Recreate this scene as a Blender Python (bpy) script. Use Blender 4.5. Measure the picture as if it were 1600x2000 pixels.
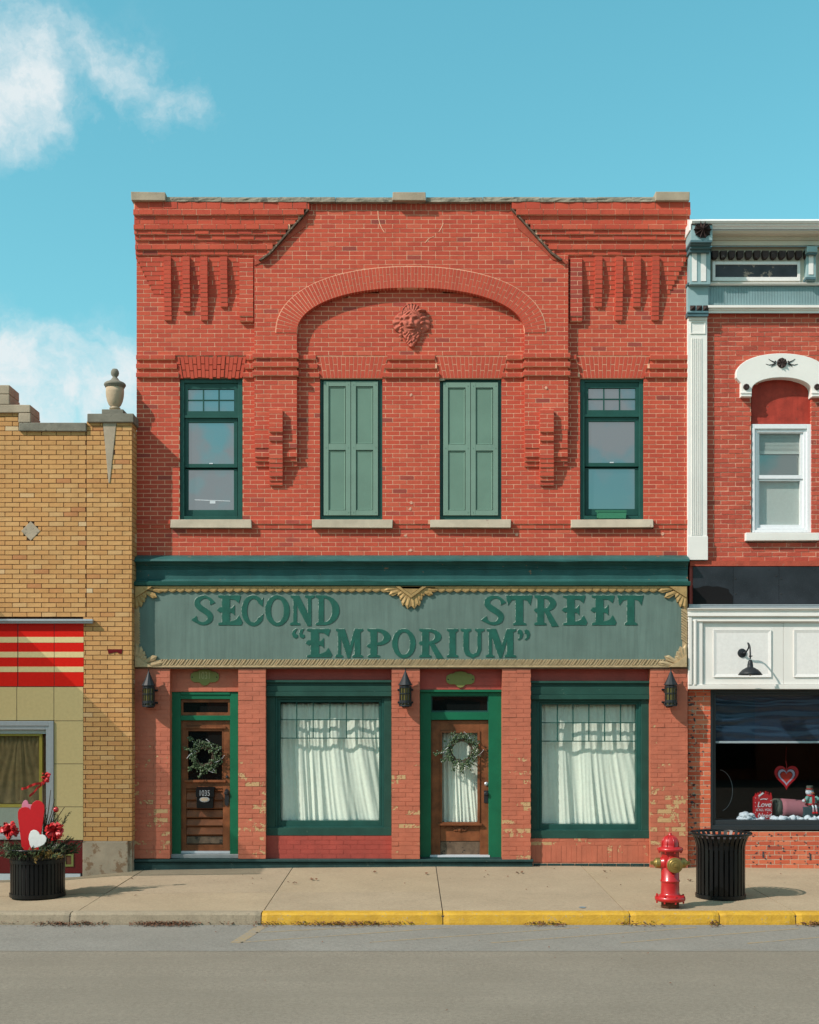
import bpy, math, random
from mathutils import Vector, noise
random.seed(11)
R = random.Random(5)
for _o in list(bpy.data.objects): bpy.data.objects.remove(_o)
SC = bpy.context.scene
C = SC.collection

# ---------------------------------------------------------------- camera, sky, sun, exposure
S, D, CZ, VH = 135.0, 18.0, 2.185, 1395.0      # pixels per metre on the facade, camera distance, camera height, horizon row
F = S * D
cam_d = bpy.data.cameras.new('camera'); cam = bpy.data.objects.new('camera', cam_d); C.objects.link(cam)
cam.location = (0, -D, CZ); cam.rotation_euler = (math.radians(90), 0, 0)
cam_d.sensor_fit = 'AUTO'; cam_d.sensor_width = 36; cam_d.lens = 36 * F / 2000; cam_d.shift_y = (VH - 1000) / 2000
cam_d.clip_start = 0.1; cam_d.clip_end = 2000
SC.camera = cam
AZ, EL = math.radians(59), math.radians(40)
SUN_DIR = Vector((math.sin(AZ) * math.cos(EL), math.cos(AZ) * math.cos(EL), -math.sin(EL)))
sun_d = bpy.data.lights.new('sun', 'SUN'); sun = bpy.data.objects.new('sun', sun_d); C.objects.link(sun)
sun_d.energy = 5.3; sun_d.angle = math.radians(0.53); sun_d.color = (1.0, 0.865, 0.79)
sun.rotation_euler = SUN_DIR.to_track_quat('-Z', 'Y').to_euler(); sun.location = (-20, -15, 30)
SC.view_settings.view_transform = 'Standard'; SC.view_settings.look = 'None'
SC.view_settings.gamma = 1; SC.view_settings.exposure = 0.0; SC.view_settings.use_curve_mapping = False

class NT:
    """small helper round a node tree"""
    def __init__(s, tree): s.t = tree; s.n = tree.nodes; s.l = tree.links
    def node(s, kind, **kw):
        n = s.n.new('ShaderNode' + kind)
        for k, v in kw.items(): setattr(n, k, v)
        return n
    def put(s, sock, v):
        if isinstance(v, bpy.types.NodeSocket): s.l.new(v, sock)
        elif v is not None: sock.default_value = v
    def math(s, op, a, b=0.0, c=None, clamp=False):
        n = s.node('Math', operation=op, use_clamp=clamp); s.put(n.inputs[0], a); s.put(n.inputs[1], b)
        if c is not None: s.put(n.inputs[2], c)
        return n.outputs[0]
    def vmath(s, op, a, b=None):
        n = s.node('VectorMath', operation=op); s.put(n.inputs[0], a)
        if b is not None: s.put(n.inputs['Scale'] if op == 'SCALE' else n.inputs[1], b)
        return n.outputs['Value'] if op in ('DOT_PRODUCT', 'LENGTH', 'DISTANCE') else n.outputs[0]
    def noise(s, vec, scale, detail=4.0, rough=0.55, col=False, dist=0.0):
        n = s.node('TexNoise'); s.put(n.inputs['Vector'], vec); n.inputs['Scale'].default_value = scale
        n.inputs['Detail'].default_value = detail; n.inputs['Roughness'].default_value = rough; n.inputs['Distortion'].default_value = dist
        return n.outputs['Color'] if col else n.outputs[0]
    def ramp(s, f, stops, interp='LINEAR'):
        n = s.node('ValToRGB'); s.put(n.inputs[0], f); e = n.color_ramp.elements; n.color_ramp.interpolation = interp
        while len(e) < len(stops): e.new(0.5)
        for i, (p, c) in enumerate(stops):
            e[i].position = p; e[i].color = (c, c, c, 1) if isinstance(c, (int, float)) else (*c, 1)
        return n.outputs[0]
    def mix(s, f, a, b, mode='MIX'):
        n = s.node('Mix', data_type='RGBA', blend_type=mode); s.put(n.inputs[0], f)
        s.put(n.inputs[6], (*a, 1) if isinstance(a, tuple) else a); s.put(n.inputs[7], (*b, 1) if isinstance(b, tuple) else b)
        return n.outputs[2]

W = bpy.data.worlds.new('World'); SC.world = W; W.use_nodes = True
w = NT(W.node_tree); w.n.clear()
sky = w.node('TexSky', sky_type='NISHITA'); sky.sun_disc = False; sky.sun_elevation = EL
sky.sun_rotation = math.pi + AZ            # towards -x, -y: behind the camera's left shoulder
sky.altitude = 200; sky.air_density = 1.0; sky.dust_density = 0.6; sky.ozone_density = 1.0
dz = w.node('SeparateXYZ'); w.put(dz.inputs[0], w.vmath('NORMALIZE', w.node('TexCoord').outputs['Generated']))
tint = w.mix(1.0, sky.outputs[0], w.mix(w.ramp(dz.outputs[2], [(0.0, 0.0), (0.5, 1.0)]), (0.80, 1.22, 0.98), (0.87, 1.83, 1.39)), 'MULTIPLY')
bg = w.node('Background'); w.put(bg.inputs[0], tint); bg.inputs[1].default_value = 0.15
geo = w.node('TexCoord'); dvec = w.vmath('NORMALIZE', geo.outputs['Generated'])
def pxdir(u, v): return Vector(((u - 800) / F, 1.0, (VH - v) / F)).normalized()
warp = w.vmath('SUBTRACT', w.noise(dvec, 9.0, 6, 0.62, col=True), (0.5, 0.5, 0.5))
d2 = w.vmath('ADD', dvec, w.vmath('SCALE', warp, 0.10))
blobs = [(pxdir(u, v), r / F, g) for u, v, r, g in (
    (-150, 100, 270, .72), (0, 130, 110, .5), (40, 210, 110, .5), (110, 165, 105, .6), (190, 165, 105, .64), (260, 195, 105, .58), (335, 230, 110, .6), (275, 110, 85, .45), (390, 255, 85, .55), (85, 265, 95, .55), (30, 250, 70, .3), (-110, 260, 130, .55),
    (-20, 660, 95, .8), (60, 750, 130, .75), (150, 730, 120, .75), (240, 700, 110, .75), (60, 830, 140, .8), (180, 820, 120, .75), (-120, 760, 170, .9), (290, 860, 150, .8))]
for az, el, r, g in ((205, 30, .14, .8), (160, 30, .12, .8), (176, 46, .12, .7), (225, 24, .16, .8), (135, 30, .18, .7), (240, 15, .14, .8),
                     (110, 25, .16, .8), (80, 40, .15, .7), (290, 20, .18, .8), (320, 34, .14, .7), (60, 14, .12, .8), (30, 60, .16, .6)):
    a, e = math.radians(az), math.radians(el)
    blobs.append((Vector((math.sin(a) * math.cos(e), math.cos(a) * math.cos(e), math.sin(e))), r, g))
tot = None
for c, r, g in blobs:
    dist = w.vmath('DISTANCE', d2, tuple(c))
    m = w.math('MULTIPLY_ADD', dist, -g / r, g); m = w.math('MAXIMUM', m, 0.0)
    tot = m if tot is None else w.math('ADD', tot, m)
fine = w.noise(d2, 15.0, 9, 0.62)
sd = w.node('SeparateXYZ'); w.put(sd.inputs[0], dvec)
away = w.ramp(sd.outputs[1], [(0.0, 1.0), (0.35, 0.0)])           # broken cloud over the other half of the sky, as the panes mirror it
broad = w.ramp(w.noise(d2, 15.0, 7, 0.6), [(0.41, 0.0), (0.60, 1.0)])
tot = w.math('ADD', tot, w.math('MULTIPLY', w.math('MULTIPLY', away, broad), 1.2))
dens = w.math('ADD', w.math('MULTIPLY', tot, 0.95), w.math('MULTIPLY_ADD', fine, 3.2, -1.62)); dens = w.math('MULTIPLY', dens, w.math('MULTIPLY', tot, 2.6, clamp=True)); dens = w.math('MULTIPLY', dens, 0.8)
dens = w.math('MULTIPLY', w.ramp(dens, [(0.0, 0.0), (0.25, 0.13), (0.55, 0.42), (1.0, 1.0)], 'LINEAR'), 0.92)
cb = w.node('Background'); w.put(cb.inputs[0], (0.86, 0.925, 0.945, 1)); cb.inputs[1].default_value = 0.95
ms = w.node('MixShader'); w.put(ms.inputs[0], dens); w.l.new(bg.outputs[0], ms.inputs[1]); w.l.new(cb.outputs[0], ms.inputs[2])
wo = w.node('OutputWorld'); w.l.new(ms.outputs[0], wo.inputs[0])

# ---------------------------------------------------------------- measuring helpers
def X(u, y=0.0): return (u - 800) / S * (D + y) / D
def Z(v, y=0.0): return CZ + (VH - v) / S * (D + y) / D
ZB = [(-30, -.2), (X(0), -.19), (X(160), -.135), (X(255), -.055), (X(577), -.015), (X(850), 0), (X(1130), -.005), (X(1343), -.02), (X(1600), -.045), (30, -.06)]
YK, ZK, ZR = -3.67, -.08, -.214           # back of the kerb, top of the kerb, road
def lerp_tab(t, x):
    for (a, za), (b, zb) in zip(t, t[1:]):
        if x <= b: return za + (zb - za) * max(0, (x - a)) / (b - a)
    return t[-1][1]
def ground_z(x, y):
    if y < YK: return ZK
    t = max(0, min(1, y / YK)); return lerp_tab(ZB, x) * (1 - t) + ZK * t
def place(u, v):
    """point of the sidewalk seen at u, v"""
    z = -.05
    for _ in range(8):
        d = F * (CZ - z) / (v - VH); x = (u - 800) / F * d; z = ground_z(x, d - D)
    return x, d - D, z, F / d
def road_pt(u, v, z=ZR):
    d = F * (CZ - z) / (v - VH); return (u - 800) / F * d, d - D

# ---------------------------------------------------------------- mesh helpers
class MB:
    def __init__(s): s.v = []; s.f = []; s.t = []
    def add(s, vs, fs, t=.5):
        o = len(s.v); s.v += vs
        for f in fs: s.f.append(tuple(i + o for i in f)); s.t.append(t)
    def box(s, x0, x1, y0, y1, z0, z1, t=.5, jit=0):
        if x0 > x1: x0, x1 = x1, x0
        if z0 > z1: z0, z1 = z1, z0
        if y0 > y1: y0, y1 = y1, y0
        vs = [(x0, y0, z0), (x1, y0, z0), (x1, y1, z0), (x0, y1, z0), (x0, y0, z1), (x1, y0, z1), (x1, y1, z1), (x0, y1, z1)]
        if jit: vs = [(a + R.uniform(-jit, jit), b + R.uniform(-jit, jit), c + R.uniform(-jit, jit)) for a, b, c in vs]
        s.add(vs, [(0, 3, 2, 1), (4, 5, 6, 7), (0, 1, 5, 4), (1, 2, 6, 5), (2, 3, 7, 6), (3, 0, 4, 7)], t)
        return s
    def px(s, u0, u1, v0, v1, yf, yb, t=.5, jit=0):
        return s.box(X(u0, yf), X(u1, yf), yf, yb, Z(v1, yf), Z(v0, yf), t, jit)
    def ring(s, u0, u1, v0, v1, wl, wr, wt, wb, yf, yb, t=.5):
        s.px(u0, u0 + wl, v0, v1, yf, yb, t); s.px(u1 - wr, u1, v0, v1, yf, yb, t)
        if wt: s.px(u0 + wl, u1 - wr, v0, v0 + wt, yf, yb, t)
        if wb: s.px(u0 + wl, u1 - wr, v1 - wb, v1, yf, yb, t)
        return s
    def prism(s, poly, y0, y1, t=.5, chamfer=0):
        a = sum(p[0] * q[1] - q[0] * p[1] for p, q in zip(poly, poly[1:] + poly[:1]))
        if a < 0: poly = poly[::-1]
        n = len(poly); fr = poly
        vs = [(x, y0, z) for x, z in fr] + [(x, y1, z) for x, z in poly]
        s.add(vs, [tuple(range(n))] + [tuple(range(2 * n - 1, n - 1, -1))] + [(i, i + n, (i + 1) % n + n, (i + 1) % n) for i in range(n)], t)
        return s
    def pxprism(s, poly, yf, yb, t=.5): return s.prism([(X(u, yf), Z(v, yf)) for u, v in poly], yf, yb, t)
    def strip(s, A, B, y0, y1, closed=False, t=.5):
        """two-sided band between polylines A and B in the xz plane, extruded"""
        n = len(A); vs = []
        for (ax, az), (bx, bz) in zip(A, B): vs += [(ax, y0, az), (bx, y0, bz), (ax, y1, az), (bx, y1, bz)]
        fs = []
        for i in range(n if closed else n - 1):
            a, b = 4 * i, 4 * ((i + 1) % n)
            fs += [(a, a + 1, b + 1, b), (a + 2, b + 2, b + 3, a + 3), (a, b, b + 2, a + 2), (a + 1, a + 3, b + 3, b + 1)]
        if not closed: fs += [(0, 2, 3, 1), (4 * n - 4, 4 * n - 3, 4 * n - 1, 4 * n - 2)]
        s.add(vs, fs, t); return s
    def lathe(s, prof, cx, cy, cz, n=24, axis='z', t=.5, squash=1.0):
        o = len(s.v); vs = []; fs = []
        for r, h in prof:
            for i in range(n):
                a = 2 * math.pi * i / n; p, q = r * math.cos(a), r * math.sin(a)
                vs.append((cx + p, cy + q * squash, cz + h) if axis == 'z' else (cx + p, cy - h, cz + q) if axis == 'y' else (cx + h, cy + p, cz + q))
        m = len(prof)
        for j in range(m - 1):
            for i in range(n):
                k = (i + 1) % n; fs.append((j * n + i, j * n + k, (j + 1) * n + k, (j + 1) * n + i))
        fs.append(tuple(range(n - 1, -1, -1))); fs.append(tuple(range((m - 1) * n, m * n)))
        s.add(vs, fs, t); return s
    def tube(s, pts, r, n=8, t=.5, r1=None):
        pts = [Vector(p) for p in pts]; m = len(pts); vs = []; fs = []
        up = Vector((0, 0, 1)); prev = None
        for i, p in enumerate(pts):
            d = (pts[min(i + 1, m - 1)] - pts[max(i - 1, 0)]).normalized()
            a = prev if prev is not None else (Vector((1, 0, 0)) if abs(d.x) < .9 else up)
            a = (a - d * a.dot(d)).normalized(); b = d.cross(a); prev = a
            rr = r if r1 is None else r + (r1 - r) * i / (m - 1)
            for k in range(n):
                w_ = 2 * math.pi * k / n; q = p + a * math.cos(w_) * rr + b * math.sin(w_) * rr; vs.append(tuple(q))
        for j in range(m - 1):
            for i in range(n):
                k = (i + 1) % n; fs.append((j * n + i, j * n + k, (j + 1) * n + k, (j + 1) * n + i))
        fs.append(tuple(range(n - 1, -1, -1))); fs.append(tuple(range((m - 1) * n, m * n)))
        s.add(vs, fs, t); return s
    def ball(s, c, r, n=10, t=.5, sz=(1, 1, 1), bump=0, seed=0):
        vs = []; fs = []; m = n // 2 + 1
        for j in range(m + 1):
            th = math.pi * j / m
            for i in range(n):
                ph = 2 * math.pi * i / n; d = Vector((math.sin(th) * math.cos(ph), math.sin(th) * math.sin(ph), math.cos(th)))
                k = r * (1 + bump * noise.noise(d * 2.2 + Vector((seed, seed * 1.7, 0)))) if bump else r
                vs.append((c[0] + d.x * k * sz[0], c[1] + d.y * k * sz[1], c[2] + d.z * k * sz[2]))
        for j in range(m):
            for i in range(n):
                k = (i + 1) % n; fs.append((j * n + i, (j + 1) * n + i, (j + 1) * n + k, j * n + k))
        s.add(vs, fs, t); return s
    def mesh(s, name, mat, smooth=False):
        m = bpy.data.meshes.new(name); m.from_pydata(s.v, [], s.f)
        at = m.attributes.new('tint', 'FLOAT', 'FACE'); at.data.foreach_set('value', s.t)
        if smooth: m.polygons.foreach_set('use_smooth', [True] * len(m.polygons))
        m.materials.append(mat); m.update(); return m

WL = {}
def tag(o, label=None, cat=None, group=None, kind=None):
    for k, v in (('label', label), ('category', cat), ('group', group), ('kind', kind)):
        if v: o[k] = v
    return o
def link(o, parent=None, loc=None):
    """links o; loc is the world place of its origin"""
    C.objects.link(o); loc = Vector(loc or (0, 0, 0)); WL[o.name] = loc.copy()
    if parent: o.parent = parent; o.location = loc - WL[parent.name]
    else: o.location = loc
    return o
def obj(name, mb, mat, parent=None, smooth=False, bevel=0, kind=None, sub=0):
    """one mesh object built in world coordinates; its origin is its thing's origin"""
    loc = WL[parent.name] if parent else Vector((0, 0, 0))
    if loc.length: mb.v = [(a - loc.x, b - loc.y, c - loc.z) for a, b, c in mb.v]
    o = bpy.data.objects.new(name, mb.mesh(name, mat, smooth)); link(o, parent, loc)
    if bevel:
        b = o.modifiers.new('bevel', 'BEVEL'); b.width = bevel; b.segments = 2; b.limit_method = 'ANGLE'; b.angle_limit = .6
    if smooth and not sub:
        for p in ():
            pass
    if sub:
        b = o.modifiers.new('sub', 'SUBSURF'); b.levels = sub; b.render_levels = sub
    if kind: o['kind'] = kind
    return o
def thing(name, label, cat, loc=(0, 0, 0), group=None):
    o = bpy.data.objects.new(name, None); o.empty_display_size = .1; link(o, None, loc); return tag(o, label, cat, group)
def dup(root, loc, label, name=None):
    r = root.copy(); C.objects.link(r); r.location = loc; r['label'] = label; WL[r.name] = Vector(loc)
    for ch in root.children:
        c = ch.copy(); C.objects.link(c); c.parent = r
        for g in ch.children:
            d = g.copy(); C.objects.link(d); d.parent = c
    return r

# ---------------------------------------------------------------- materials
MATS = {}
ALB = .82                                  # even factor that darkens every paint colour
def base_mat(name):
    m = bpy.data.materials.new(name); m.use_nodes = True; t = NT(m.node_tree); t.n.clear()
    b = t.node('BsdfPrincipled'); o = t.node('OutputMaterial'); t.l.new(b.outputs[0], o.inputs[0])
    g = t.node('NewGeometry'); return m, t, b, g.outputs['Position']
def bump(t, b, h, strength, dist=.01):
    n = t.node('Bump'); n.inputs['Strength'].default_value = strength; n.inputs['Distance'].default_value = dist
    t.put(n.inputs['Height'], h); t.l.new(n.outputs[0], b.inputs['Normal'])
def paint(name, c, var=.25, scale=3.0, rough=.55, bmp=.15, bscale=60, worn=None, wscale=14, wamt=.0, metal=0, spec=.25, streak=False):
    """painted or cast surface: soft brightness drift, fine relief, optional worn patches of another colour"""
    m, t, b, P = base_mat(name); c = tuple(x * ALB for x in c); worn = worn and tuple(x * ALB for x in worn)
    f = t.noise(P, scale, 5, .6)
    lo = tuple(x * (1 - var) for x in c); hi = tuple(min(1, x * (1 + var)) for x in c)
    col = t.ramp(f, [(.25, lo), (.75, hi)])
    if streak:
        sp = t.node('Mapping'); t.put(sp.inputs['Vector'], P); sp.inputs['Scale'].default_value = (7, 7, .5)
        s_ = t.noise(sp.outputs[0], 2.5, 5, .6); col = t.mix(t.ramp(s_, [(.42, 0), (.72, .55)]), col, tuple(x * .66 for x in c))
    f2 = t.noise(P, bscale, 4, .6)
    if worn:
        k = t.noise(P, wscale, 8, .68); msk = t.ramp(k, [(1 - wamt - .02, 0), (1 - wamt + .02, 1)])
        col = t.mix(msk, col, worn)
    t.put(b.inputs['Base Color'], col); b.inputs['Metallic'].default_value = metal; b.inputs['Specular IOR Level'].default_value = spec
    t.put(b.inputs['Roughness'], t.math('MULTIPLY_ADD', f2, .2, rough - .1))
    if bmp: bump(t, b, t.math('ADD', f2, t.math('MULTIPLY', f, 2.0)), bmp, .006)
    MATS[name] = m; return m
def plain(name, c, rough=.5, metal=0, spec=.5, coat=0):
    m, t, b, P = base_mat(name); f = t.noise(P, 25, 3); c = tuple(x * .87 for x in c)
    t.put(b.inputs['Base Color'], t.mix(f, tuple(x * .88 for x in c), tuple(min(1, x * 1.1) for x in c)))
    b.inputs['Roughness'].default_value = rough; b.inputs['Metallic'].default_value = metal; b.inputs['Specular IOR Level'].default_value = spec
    if coat: b.inputs['Coat Weight'].default_value = coat; b.inputs['Coat Roughness'].default_value = .08
    MATS[name] = m; return m
def brick_mat(name, stops, mott=.35, rough=.85, stain=None, stain_amt=.0, stain_scale=2.2, bmp=.5, soot=None):
    m, t, b, P = base_mat(name)
    a = t.node('Attribute'); a.attribute_name = 'tint'
    col = t.ramp(a.outputs['Fac'], [(p, tuple(x * .96 for x in c)) for p, c in stops])
    n1 = t.noise(P, 70, 4, .65); n2 = t.noise(P, 1.3, 4, .6); n3 = t.noise(P, 260, 2, .5)
    k = t.math('MULTIPLY_ADD', n1, mott, 1 - mott * .5); k = t.math('MULTIPLY', k, t.math('MULTIPLY_ADD', n2, .36, .82))
    kk = t.node('CombineColor'); [t.put(kk.inputs[i], k) for i in range(3)]
    col = t.mix(1.0, col, kk.outputs[0], 'MULTIPLY')
    sp = t.node('Mapping'); t.put(sp.inputs['Vector'], P); sp.inputs['Scale'].default_value = (6, 6, .45)      # rain streaks down the wall
    col = t.mix(t.math('MULTIPLY', t.ramp(t.noise(sp.outputs[0], 1.4, 6, .65), [(.50, 0), (.72, 1)]), .30), col, t.mix(1.0, col, (.62, .60, .60), 'MULTIPLY'))
    if stain:
        s_ = t.noise(P, stain_scale, 9, .72); col = t.mix(t.ramp(s_, [(1 - stain_amt - .03, 0), (1 - stain_amt + .03, 1)]), col, stain)
    if soot:
        s_ = t.noise(P, soot[1], 6, .7); col = t.mix(t.math('MULTIPLY', t.ramp(s_, [(soot[2], 0), (soot[2] + .1, 1)]), .8), col, soot[0])
    t.put(b.inputs['Base Color'], col); b.inputs['Roughness'].default_value = rough; b.inputs['Specular IOR Level'].default_value = .25
    bump(t, b, t.math('ADD', n1, t.math('MULTIPLY', n3, .5)), bmp, .004); MATS[name] = m; return m

brick_mat('red_brick', [(0, (.24, .052, .040)), (.10, (.36, .064, .045)), (.3, (.445, .067, .040)), (.75, (.50, .080, .044)), (1, (.52, .105, .06))], stain=(.46, .15, .095), stain_amt=.27, stain_scale=1.1)
paint('mortar', (.86, .47, .31), .2, 20, .9, .4, 150)
brick_mat('rough_brick', [(0, (.25, .06, .04)), (.3, (.42, .07, .045)), (1, (.52, .10, .058))], mott=.5, stain=(.52, .27, .19), stain_amt=.33, stain_scale=5, bmp=1.0)
paint('pink_mortar', (.74, .40, .28), .3, 20, .9, .5, 120)
brick_mat('tan_brick', [(0, (.40, .165, .070)), (.12, (.47, .225, .085)), (.3, (.49, .255, .095)), (.6, (.52, .28, .105)), (.92, (.53, .31, .13)), (1, (.60, .44, .26))], mott=.25)
paint('brown_mortar', (.27, .135, .08), .3, 20, .9, .4, 120)
brick_mat('shop_brick', [(0, (.22, .055, .04)), (.2, (.46, .085, .045)), (.6, (.57, .125, .06)), (1, (.62, .19, .10))], mott=.35, soot=((.03, .028, .026), 9.0, .66))
paint('grey_mortar', (.58, .43, .31), .25, 20, .9, .4, 120)

def peel_mat(name, c, under, lo, hi, amt):
    """red wall paint that flakes off the tan brick beneath"""
    m, t, b, P = base_mat(name)
    a = t.node('Attribute'); a.attribute_name = 'tint'; sx = t.node('SeparateXYZ'); t.put(sx.inputs[0], P)
    f = t.noise(P, 5, 5); f2 = t.noise(P, 80, 4, .6); fl = t.noise(P, 16, 9, .62); br = t.noise(P, 1.7, 3)
    hgt = t.math('MULTIPLY', t.math('SUBTRACT', sx.outputs[2], lo, clamp=True), 1.0)
    band = t.math('SUBTRACT', 1.0, t.math('DIVIDE', t.math('ABSOLUTE', t.math('SUBTRACT', sx.outputs[2], lo)), hi - lo, clamp=True), clamp=True)
    e = t.math('ADD', t.math('MULTIPLY', fl, .55), t.math('MULTIPLY', br, .25)); e = t.math('ADD', e, t.math('MULTIPLY', band, .16)); e = t.math('ADD', e, t.math('MULTIPLY', a.outputs['Fac'], .26))
    msk = t.ramp(e, [(amt - .012, 0), (amt + .012, 1)])
    col = t.ramp(f, [(.25, tuple(x * .84 for x in c)), (.75, tuple(x * 1.14 for x in c))])
    col = t.mix(msk, col, t.ramp(f2, [(.3, tuple(x * .8 for x in under)), (.8, under)]))
    t.put(b.inputs['Base Color'], col); b.inputs['Roughness'].default_value = .6
    h = t.math('SUBTRACT', t.math('MULTIPLY', f2, .5), t.math('MULTIPLY', msk, 1.2)); bump(t, b, h, .7, .004); MATS[name] = m
peel_mat('peeling_paint', (.43, .120, .066), (.52, .33, .155), .75, 2.3, .762)
peel_mat('red_paint', (.34, .052, .036), (.40, .15, .09), .1, .3, .9)

paint('cornice_green', (.030, .115, .108), .25, 4, .5, .25, 50, (.33, .17, .10), 9, .335)
paint('window_green', (.018, .085, .070), .18, 5, .42, .1)
paint('frame_green', (.020, .075, .058), .25, 3, .5, .2, 40, (.13, .22, .17), 20, .32)
paint('door_green', (.010, .145, .072), .15, 4, .4, .08)
paint('shutter_green', (.155, .262, .205), .1, 2, .55, .08)
paint('shutter_light', (.19, .30, .24), .1, 2, .55, .08)
paint('plinth_green', (.022, .06, .058), .3, 5, .6, .3, 40, (.10, .14, .12), 8, .36)
paint('sign_green', (.140, .212, .186), .14, 2.2, .7, .15, 40, (.24, .26, .21), 5, .26, streak=True)
paint('letter_green', (.014, .108, .080), .25, 8, .7, .2, 60, (.05, .12, .10), 25, .3)
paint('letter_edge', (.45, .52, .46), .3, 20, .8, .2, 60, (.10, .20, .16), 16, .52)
paint('gold', (.46, .30, .125), .22, 12, .5, .25, 60, (.30, .18, .06), 25, .38, metal=.25)
paint('pale_gold', (.54, .40, .23), .2, 14, .5, .3, 60, (.36, .25, .10), 30, .38, metal=.2)
paint('limestone', (.30, .27, .21), .3, 6, .9, .9, 28, (.17, .155, .125), 5, .42)
paint('cast_stone', (.42, .345, .255), .2, 4, .9, .4, 60, (.25, .21, .16), 5, .36)
paint('urn_stone', (.50, .385, .265), .18, 6, .9, .35, 70, (.27, .235, .18), 6, .38)
paint('dark_stone', (.22, .205, .165), .3, 6, .9, .5, 50, (.12, .115, .095), 6, .4)
paint('sill_stone', (.60, .51, .39), .18, 5, .85, .35, 50, (.42, .31, .25), 6, .34)
paint('base_stone', (.42, .34, .25), .25, 3, .9, .5, 50, (.28, .18, .11), 2.6, .4)
paint('terracotta', (.50, .128, .083), .25, 14, .75, .4, 80, (.30, .062, .042), 12, .4)
paint('render_red', (.44, .085, .05), .2, 8, .9, .5, 40, (.36, .18, .12), 14, .35)
paint('lead', (.13, .085, .06), .4, 20, .8, .5, 60, (.42, .32, .23), 18, .42)
paint('wood', (.215, .075, .030), .45, 7, .45, .2, 60)
paint('old_wood', (.15, .105, .07), .5, 9, .8, .5, 60, (.04, .035, .03), 14, .4)
paint('sill_grey', (.34, .36, .36), .25, 6, .7, .3)
plain('white_strip', (.62, .66, .70), .4)
plain('iron', (.016, .020, .024), .52, spec=.3)
plain('black_gloss', (.005, .006, .007), .3, spec=.3)
plain('black_matte', (.014, .014, .015), .7)
plain('bag_grey', (.05, .05, .055), .35)
plain('brass', (.38, .27, .085), .38, metal=.75)
plain('dull_brass', (.20, .215, .055), .6, metal=.1)
plain('plaque_letters', (.42, .42, .2), .6)
plain('hydrant_red', (.43, .012, .014), .36, coat=.15)
paint('rust', (.13, .055, .03), .4, 20, .9, .4)
plain('lamp_amber', (.10, .085, .02), .3)
plain('white_paint', (.83, .81, .78), .45)
plain('white_ink', (.8, .8, .78), .5)
paint('sign_white', (.84, .82, .77), .05, 3, .5, .05)
paint('hood_white', (.87, .845, .80), .05, 3, .55, .08)
paint('trim_cream', (.68, .62, .51), .08, 3, .6, .1)
paint('trim_blue', (.30, .44, .46), .12, 4, .55, .15, 50, (.20, .15, .11), 8, .335)
paint('dark_blue_trim', (.085, .165, .19), .15, 5, .55, .1)
paint('ornament_brown', (.045, .028, .026), .5, 20, .6, .3, 60, (.22, .19, .18), 14, .36)
paint('frieze_dark', (.055, .058, .068), .3, 5, .6, .15, 40, (.36, .27, .22), 7, .40)
paint('red_board', (.40, .048, .03), .3, 8, .7, .3, 50, (.17, .05, .035), 12, .36, streak=True)
plain('upvc', (.78, .80, .82), .35)
plain('shade_cloth', (.52, .55, .56), .8)
paint('black_metal', (.028, .033, .04), .5, 2, .25, .05)
plain('shop_frame', (.022, .030, .036), .35)
plain('silver', (.52, .55, .58), .35, metal=.6)
plain('tile_red', (.66, .018, .012), .12, coat=.15, spec=.3)
plain('tile_cream', (.72, .58, .30), .15, coat=.15, spec=.3)
plain('tile_yellow', (.60, .47, .23), .18, coat=.15, spec=.3)
plain('tile_maroon', (.13, .010, .014), .2, coat=.1, spec=.3)
plain('gold_trim', (.48, .36, .06), .4)
paint('brown_cloth', (.22, .155, .075), .35, 10, .9, .3)
plain('grey_panel', (.40, .42, .38), .6)
plain('curtain_white', (.93, .98, .92), .95, spec=.1)
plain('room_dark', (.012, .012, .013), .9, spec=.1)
plain('ink_black', (.01, .01, .01), .6)
plain('heart_red', (.52, .006, .012), .4)
plain('heart_pink', (.62, .20, .30), .5)
plain('heart_white', (.74, .76, .74), .5)
plain('ribbon_red', (.55, .015, .02), .45)
plain('ball_red', (.42, .006, .012), .12, coat=.6)
plain('pink_cloth', (.42, .15, .17), .9)
plain('sage', (.12, .13, .095), .9)
plain('teal_box', (.035, .075, .085), .7)
plain('mint', (.20, .44, .36), .85)
plain('snow_white', (.72, .76, .78), .95, spec=.2)
plain('lilac', (.48, .38, .48), .6)
plain('orange_felt', (.62, .16, .02), .8)
plain('glitter_red', (.60, .03, .015), .35)
plain('planter_green', (.035, .20, .105), .5)
plain('navy_film', (.020, .040, .068), .18)
plain('leaf_dark', (.026, .062, .020), .6); plain('leaf_grey', (.075, .125, .050), .6); plain('leaf_gold', (.30, .20, .05), .7); plain('twig', (.06, .04, .02), .8)
plain('leaf_brown', (.17, .072, .035), .9)

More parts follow.
